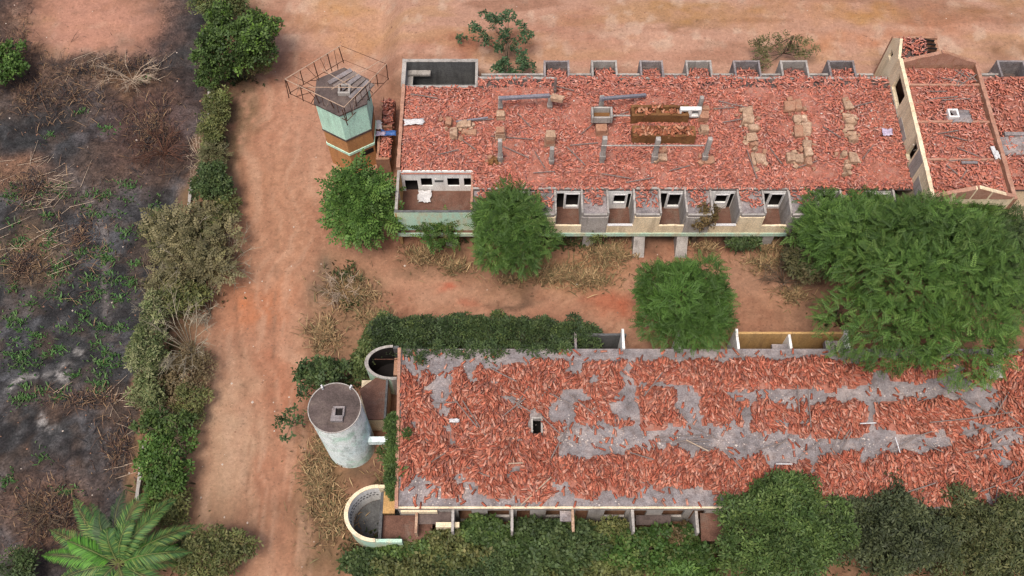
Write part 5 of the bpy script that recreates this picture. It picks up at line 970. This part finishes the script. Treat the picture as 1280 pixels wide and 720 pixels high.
# dead branches in the hedge
def dead_bush(label, u, v, ru, rv, h, n, seed, m='deadwood', name='dead_bush'):
    r = np.random.default_rng(seed); c = P(u, v, .2); d = c[1] * _F[1] + (0 - CAM_H) * _F[2]; mx, my = ru / FPX * d, rv / FPX * d / .9; t = thing(name, label, 'bush', (c[0], c[1], gz(c[0], c[1]))); mb = MB(); b = c.copy(); b[2] = gz(c[0], c[1]) - .05
    for k in range(n):
        a = r.uniform(0, 6.28); rr = r.uniform(.55, 1.05); e = np.array([c[0] + mx * rr * math.cos(a), c[1] + my * rr * math.sin(a), h * r.uniform(.45, 1.1)]); q = (b + e) / 2 + r.normal(0, .15, 3); q[2] = h * .6; tube(mb, [b, q, e], .035, .012, 3)
        for _ in range(6):
            s = q + (e - q) * r.uniform(.1, .9); f = s + (e - q) * .35 + r.normal(0, .3, 3); f[2] = max(f[2], .15); tube(mb, [s, f], .018, .008, 3)
            tube(mb, [(s + f) / 2, (s + f) / 2 + r.normal(0, .25, 3)], .01, .006, 3)
    mb.build('branches', M[m], t)
dead_bush('bare grey branches sprawling from the hedge towards the road', 240, 440, 40, 62, 3.2, 26, 1); dead_bush('pale wispy twigs at the road side of the grassy bush', 285, 330, 34, 50, 1.6, 22, 2); dead_bush('tangle of brown twigs at the foot of the big tree', 980, 352, 34, 26, 1.4, 22, 3, 'bark'); dead_bush('burnt bare bush in the charred field below the top dirt patch', 165, 98, 44, 26, 1.2, 20, 4, 'woodpale'); dead_bush('reddish brown burnt bush near the hedge', 205, 190, 36, 40, 1.3, 26, 5, 'rust')
for i, (lab, u, v, ru, rv, h, mt) in enumerate([('thin grey twigs poking out above the flowering bush', 205, 400, 26, 24, 2.6, 'deadwood'), ('bare twigs on the road side of the hedge below the grassy bush', 262, 390, 22, 30, 1.4, 'deadwood'), ('brown dry stalks between the hedge and the burnt field', 190, 350, 18, 40, 1.2, 'bark'), ('dry branches poking from the hedge above the palm', 215, 560, 26, 40, 2.6, 'bark'), ('dry scrub beside the narrow olive bush', 250, 200, 16, 40, 1.2, 'woodpale'), ('dry twigs over the grey green grassy bush', 240, 320, 40, 46, 3.0, 'deadwood'), ('dry brown brush near the bottom left corner', 60, 640, 40, 26, .9, 'bark'), ('dry brush in the yard left of the ivy', 430, 365, 26, 22, 1.2, 'woodpale')]): dead_bush(lab, u, v, ru, rv, h, 16, 20 + i, mt)
# climbing plants
def mass(name, label, cat, boxes, n, T, size, pal, seed, m=None, part='foliage'):
    r = np.random.default_rng(seed); cs = np.array([b[0] for b in boxes], float); cs = np.concatenate([cs, cs + r.normal(0, 1, cs.shape) * (.45, .45, .35)]); boxes = list(boxes) + [(b[0], tuple(np.array(b[1]) * .55)) for b in boxes]; rs = np.array([b[1] for b in boxes], float); c = cs.mean(0); t = thing(name, label, cat, (c[0], c[1], 0)); leaf_mass(t, part, cs, rs, n, T, size, pal, r, zmin=.1)
    mb = MB()
    for q in cs[::2]: tube(mb, [np.array([q[0], q[1], -.1]), np.array([q[0] + .1, q[1], q[2]])], .06, .03, 5)
    mb.build('stem', M['bark'], t); return t
bx_ = []
for k in range(26):
    f = k / 25; u = 476 + f * 262; v = 419 - 6 * math.sin(f * 3.1) + 2 * f; p = P(u, v, 2.0); bx_.append(((p[0], p[1] + .1 * math.sin(k * 2.3), 1.75 + .25 * math.sin(k * 1.7)), (.85, 1.15 - .45 * f + .15 * math.sin(k * 3.1), 1.3)))
for k in range(13):
    p = P(512 + k * 16, 441 + 5 * math.sin(k * 2.1) - k * .5, 3.2); bx_.append(((p[0], p[1], 3.15), (.55, .4 + .2 * math.sin(k * 1.3), .3)))
mass('ivy_hedge', 'dark ivy smothering the wall along the back left of the lower ruin', 'ivy', bx_, 7200, CLUMP_S, .38, [(46, 60, 40)] + DKGREEN[:3] + [(118, 138, 74)], 201)
bx_ = [((*W(470 - 4 * k, 414 + 8 * k, 1.6), 1.3), (.6, .6, 1.2)) for k in range(5)] + [((*W(447 + 2 * k, 452 + 6 * k, 1.2), 1.0), (.45, .5, .9)) for k in range(3)]
mass('ivy', 'ivy wrapped around the outer side of the small curved court', 'ivy', bx_, 1100, CLUMP, .42, DKGREEN[1:] + OLIVE[2:3], 202)
bx_ = [((lx(W(488, v, 3.2)[1]) - .18 + .1 * math.sin(v), W(488, v, 3.2)[1], 2.4), (.42, .6, 1.1)) for v in range(526, 612, 10)]
mass('creeper', 'bright green creeper hanging on the left end wall of the lower ruin', 'creeper', bx_, 1700, CLUMP_S, .36, LIGHT, 203)
# palm
pc = P(147, 704, 3.0); bs = (pc[0], pc[1]); pt = thing('palm_tree', 'palm with long feathery fronds in the bottom left of the burnt field', 'palm', (bs[0], bs[1], gz(*bs) - .02)); rr = np.random.default_rng(7)
mb = MB(); tube(mb, [np.array([bs[0], bs[1], -.3]), np.array([bs[0] + .05, bs[1], 1.4]), np.array([bs[0], bs[1], 2.9])], .3, .22, 8); mb.build('trunk', M['bark'], pt)
def frond(tip_u, tip_v, ztip, zmid, seed, pal, L2=.8):
    r = np.random.default_rng(seed); a = np.array([bs[0], bs[1], 2.85]); e = P(tip_u, tip_v, ztip); c = (a + e) / 2; c[2] = zmid * 1.35 - (a[2] + e[2]) * .18; n = 34; V = []; F = []; C_ = []
    pts = [a * (1 - t) ** 2 + 2 * c * t * (1 - t) + e * t * t for t in np.linspace(0, 1, n)]; side_jit = r.normal(0, .06, n)
    for i in range(n - 1):
        p, q = pts[i], pts[i + 1]; d = unit((q - p)[None])[0]; s = unit(np.cross(d, (0, 0, 1))[None])[0]; t = i / (n - 1); up = np.cross(s, d); w2 = .026 * (1 - t) + .008; k = len(V)
        V += [p - s * w2, p + s * w2, q + s * w2 * .95, q - s * w2 * .95]; F.append((k, k + 1, k + 2, k + 3)); C_ += [lin((136, 146, 84)) * .6] * 4
        if i < 4: continue
        ll = L2 * (math.sin(math.pi * min(1, .12 + t * .95)) ** .6) * r.uniform(.85, 1.1) + .12
        for sg in (1, -1):
            for h_ in (0, .5):
                b = p + (q - p) * h_; dr = unit((s * sg * .85 + d * (.45 + .5 * t) + up * (.1 + side_jit[i]) - np.array([0, 0, r.uniform(.1, .4)]))[None])[0]; wv = d * r.uniform(.036, .052); k = len(V); V += [b - wv, b + dr * ll * .5 - wv + up * .03, b + dr * ll - np.array([0, 0, .12]), b + dr * ll * .5 + wv + up * .03]; F.append((k, k + 1, k + 2, k + 3))
                cc_ = lin(pal[int(r.integers(0, len(pal)))]) * .62 * r.uniform(.8, 1.2); C_ += [cc_] * 4
    o = link('frond', mesh_np('frond', np.array(V), np.array(F), M['leaf'], np.array(C_), pt), pt); return o
PG = [(76, 116, 66), (94, 136, 74), (112, 152, 80), (140, 164, 88)]; PB = [(92, 150, 56), (112, 172, 64)]; PD = [(80, 106, 72), (98, 120, 82)]
for i, (u, v, zt, zm, pal, L2) in enumerate([(52, 694, 1.9, 3.6, PB, .75), (62, 662, 2.2, 3.9, PG, .75), (92, 622, 3.0, 4.4, PG, .7), (113, 628, 2.6, 4.6, PG, .8), (156, 612, 2.6, 4.4, PD, .6), (186, 612, 3.4, 5.0, PG, .75), (224, 620, 2.8, 4.6, PG, .7), (254, 656, 2.2, 4.0, PG, .7), (222, 680, 1.8, 3.9, PB, .8), (226, 706, 1.4, 3.6, PG, .7), (70, 730, 1.4, 3.5, PG, .75), (120, 760, 1.5, 3.8, PG, .75), (185, 765, 1.5, 3.8, PG, .75), (225, 745, 1.3, 3.6, PG, .75), (135, 660, 4.6, 4.8, PG, .6), (165, 650, 4.9, 5.0, PG, .6), (84, 676, 3.6, 4.6, PB, .7), (205, 640, 4.0, 4.9, PG, .65), (240, 690, 3.0, 4.4, PG, .65), (125, 640, 4.0, 5.0, PD, .6)]): frond(u, v, zt, zm, 300 + i, pal, L2)

# ------------------------------------------------------------------ ground cover, each one uncountable mass
def blades(name, label, spots, pal, seed, h=(.25, .6), wd=.03, lean=.6, cat=None, m='dry'):
    """spots: (u, v, ru, rv, count)"""
    r = np.random.default_rng(seed); B = []
    for (u, v, ru, rv, n) in spots:
        a, q = r.uniform(0, 6.28, n), np.sqrt(r.random(n)) ; q = np.abs(r.normal(0, .55, n)) * r.uniform(.6, 1.2, n); uu, vv = u + ru * q * np.cos(a) + 5 * np.sin(a * 3), v + rv * q * np.sin(a)
        d = np.stack([(uu - 640) / FPX, _U[1] * (360 - vv) / FPX + _F[1], _U[2] * (360 - vv) / FPX + _F[2]], 1); t = -CAM_H / d[:, 2]; B.append(np.stack([d[:, 0] * t, d[:, 1] * t], 1))
    B = np.concatenate(B); n = len(B); z = hsum(B[:, 0], B[:, 1]) - .02; hh = r.uniform(*h, n); a = r.uniform(0, 6.28, n) + fbm(B[:, 0] * .6, B[:, 1] * .6, seed, 2) * 5; L = hh * np.abs(r.normal(lean, lean * .5, n)); p = np.column_stack([B, z]); e = p + np.stack([L * np.cos(a), L * np.sin(a), hh], 1)
    s = np.stack([-np.sin(a), np.cos(a), 0 * a], 1) * (wd * r.uniform(.6, 1.4, n))[:, None]; mid_ = (p + e) / 2 + np.array([0, 0, 1.0]) * (hh * .18)[:, None]
    V = np.stack([p - s * .7, p + s * .7, mid_ + s, e, mid_ - s], 1); F = np.stack([np.arange(n) * 5 + k for k in (0, 1, 2, 4)], 1); F2 = np.stack([np.arange(n) * 5 + k for k in (4, 2, 3, 3)], 1)[:, :3]
    Ft = np.concatenate([F[:, [0, 1, 2]], F[:, [0, 2, 3]], F2]); pl = np.array([lin(c) * .66 for c in pal]); col = pl[r.integers(0, len(pl), n)] * r.uniform(.75, 1.25, (n, 1))
    o = link(name, mesh_np(name, V.reshape(-1, 3), Ft, M[m], np.repeat(col, 5, 0))); return tag(o, label, None, None, 'stuff')
vr = np.random.default_rng(77)
weeds = [(132, 322, 12, 12, 160), (72, 335, 10, 10, 120), (100, 318, 8, 8, 70), (195, 265, 9, 18, 150), (165, 355, 9, 8, 80), (30, 445, 14, 10, 110), (15, 400, 12, 12, 110), (40, 380, 10, 10, 60), (150, 410, 12, 8, 90), (105, 395, 10, 12, 80), (75, 435, 9, 7, 60), (130, 455, 14, 8, 110), (125, 480, 12, 8, 90), (95, 470, 8, 6, 50), (25, 500, 12, 10, 60), (60, 270, 9, 7, 60), (80, 245, 9, 7, 50), (130, 245, 16, 10, 90), (165, 235, 9, 6, 60), (110, 350, 14, 10, 90), (160, 290, 12, 8, 60), (60, 170, 8, 6, 40), (135, 160, 10, 6, 60), (180, 100, 10, 6, 40), (10, 600, 9, 12, 90), (52, 570, 6, 10, 50), (85, 615, 16, 6, 80), (18, 360, 10, 8, 70), (150, 375, 16, 10, 90), (45, 420, 10, 8, 60), (120, 430, 10, 8, 50), (175, 420, 7, 12, 50), (170, 330, 10, 10, 60), (28, 300, 10, 6, 40), (100, 140, 9, 5, 40)]
weeds = [(u, v, ru * 1.5, rv * 1.4, n) for u, v, ru, rv, n in weeds] + [(u, v, 14, 10, 34) for u, v in zip(vr.uniform(5, 165, 70), vr.uniform(225, 500, 70))]
blades('green_weeds', 'fresh green weeds sprouting through the burnt field', weeds, [(74, 116, 60), (88, 130, 68), (104, 140, 76), (96, 112, 76)], 401, (.06, .26), .045, 1.0, m='leaf')
blades('dry_grass', 'dry straw coloured grass in the yard and along the road', [(760, 318, 40, 22, 1500), (700, 345, 60, 16, 1700), (735, 350, 34, 14, 900), (530, 320, 34, 18, 800), (570, 335, 26, 12, 500), (440, 368, 40, 26, 1300), (470, 400, 30, 14, 800), (405, 420, 26, 30, 1100), (400, 600, 24, 55, 1800), (412, 560, 22, 26, 900), (420, 650, 34, 40, 1000), (960, 330, 40, 16, 700), (880, 312, 20, 10, 300), (990, 370, 24, 14, 500), (960, 312, 30, 8, 400), (480, 600, 10, 20, 100), (640, 352, 30, 8, 200)], [(178, 146, 106), (158, 126, 92), (196, 166, 124), (134, 108, 80), (128, 118, 82)], 402, (.2, .6), .028, .9)
blades('charred_brush', 'dry and scorched stalks lying about the burnt field', [(190, 165, 50, 60, 1800), (160, 85, 60, 20, 800), (40, 235, 50, 30, 800), (30, 330, 35, 30, 800), (60, 640, 60, 50, 1600), (110, 500, 70, 14, 600), (40, 120, 40, 40, 800), (150, 560, 30, 50, 700), (90, 120, 120, 60, 900), (100, 300, 100, 120, 1200), (100, 90, 50, 12, 500), (25, 60, 24, 50, 500)], [(122, 94, 76), (92, 72, 62), (160, 130, 100), (84, 62, 56), (70, 66, 66), (60, 58, 60)], 403, (.1, .45), .02, 1.6)
blades('undergrowth', 'low green and brown undergrowth along the hedge foot', [(262, 270, 18, 40, 300), (240, 360, 40, 30, 500), (205, 470, 30, 60, 700), (205, 610, 34, 40, 600), (300, 100, 30, 14, 200), (270, 180, 14, 70, 600), (432, 345, 20, 20, 240), (440, 380, 16, 14, 120), (430, 480, 30, 16, 300), (460, 690, 40, 30, 500), (620, 690, 160, 26, 2200), (850, 690, 160, 26, 1600), (1150, 690, 140, 40, 1600), (560, 300, 30, 14, 240), (700, 305, 60, 12, 500), (960, 295, 60, 8, 400), (1040, 400, 26, 12, 160), (225, 690, 30, 30, 300)], [(84, 96, 54), (66, 86, 46), (120, 112, 72), (98, 84, 60)], 404, (.15, .5), .05, .8, m='leaf')
# fallen stalks: long pale canes on the left edge
mb = MB(); rr = random.Random(3)
for (u, v, ru, rv, n) in ((30, 225, 40, 25, 26), (30, 315, 40, 30, 26), (140, 90, 60, 18, 26), (60, 250, 50, 20, 14), (170, 560, 40, 50, 16), (120, 505, 60, 14, 14)):
    for _ in range(n):
        p = W(u + rr.uniform(-ru, ru), v + rr.uniform(-rv, rv)); a = rr.gauss(.5, .6); L = rr.uniform(.6, 2.4); q = (p[0] + L * math.cos(a), p[1] + L * math.sin(a)); mb.rod((*p, gz(*p) + .05), (*q, gz(*q) + rr.uniform(.05, .3)), .022, .01, 3)
tag(mb.build('cane_litter', M['woodpale']), 'long pale dry canes fallen across the burnt field', None, None, 'stuff')
# small pale litter and pebbles
r = np.random.default_rng(9); n = 900; uu, vv = r.uniform(0, 1280, n), r.uniform(0, 720, n); keep = ((uu < 420) | (vv < 75) | ((vv > 305) & (vv < 410))); uu, vv = uu[keep], vv[keep]
mbv = []; mbf = []; mbc = []
for u, v in zip(uu, vv):
    p = W(u, v); s = r.uniform(.03, .09) * (1.5 if r.random() < .06 else 1); z = gz(*p); k = len(mbv); q = r.uniform(.6, 1.3, 5)
    mbv += [(p[0] + s * q[0], p[1], z), (p[0], p[1] + s * q[1], z), (p[0] - s * q[2], p[1], z), (p[0], p[1] - s * q[3], z), (p[0], p[1], z + s * .8)]
    mbf += [(k, k + 1, k + 4), (k + 1, k + 2, k + 4), (k + 2, k + 3, k + 4), (k + 3, k, k + 4)]; mbc += [lin((206, 190, 176) if r.random() < .3 else (150, 112, 92)) * .7] * 5
V = []; F = []; C_ = []; rr = np.random.default_rng(31)
for (u, v, ru, rv, n, z) in [(740, 548, 40, 10, 150, ZL), (850, 550, 60, 8, 90, ZL), (930, 552, 40, 9, 70, ZL), (1030, 556, 60, 8, 90, ZL), (1130, 555, 60, 12, 110, ZL), (550, 612, 40, 16, 110, ZL), (660, 630, 120, 4, 60, ZL), (1000, 497, 60, 6, 60, ZL), (1130, 490, 60, 6, 60, ZL), (560, 480, 30, 30, 60, ZL), (700, 520, 60, 30, 90, ZL + .3), (800, 165, 300, 60, 330, ZR + .22), (560, 150, 50, 40, 90, ZR + .22), (1090, 130, 30, 30, 80, ZR + .2), (1190, 150, 50, 60, 60, zr2 + .2)]:
    for _ in range(n):
        p = P(u + ru * rr.uniform(-1, 1), v + rv * rr.uniform(-1, 1), z); s_ = rr.uniform(.02, .06) * (1.6 if rr.random() < .08 else 1); k = len(V); q = rr.uniform(.5, 1.4, 5)
        V += [(p[0] + s_ * q[0], p[1], z), (p[0], p[1] + s_ * q[1], z), (p[0] - s_ * q[2], p[1], z), (p[0], p[1] - s_ * q[3], z), (p[0], p[1], z + s_ * .7)]; F += [(k, k + 1, k + 4), (k + 1, k + 2, k + 4), (k + 2, k + 3, k + 4), (k + 3, k, k + 4)]; C_ += [lin([(216, 204, 194), (188, 172, 162), (166, 148, 140)][int(rr.integers(0, 3))]) * .72] * 5
tag(link('plaster_crumbs', mesh_np('plaster_crumbs', np.array(V), np.array(F), M['litter'], np.array(C_))), 'white plaster crumbs scattered over the ruined roofs', None, None, 'stuff')
tag(link('pebbles', mesh_np('pebbles', np.array(mbv), np.array(mbf), M['litter'], np.array(mbc))), 'small stones and pale litter on the dirt', None, None, 'stuff')
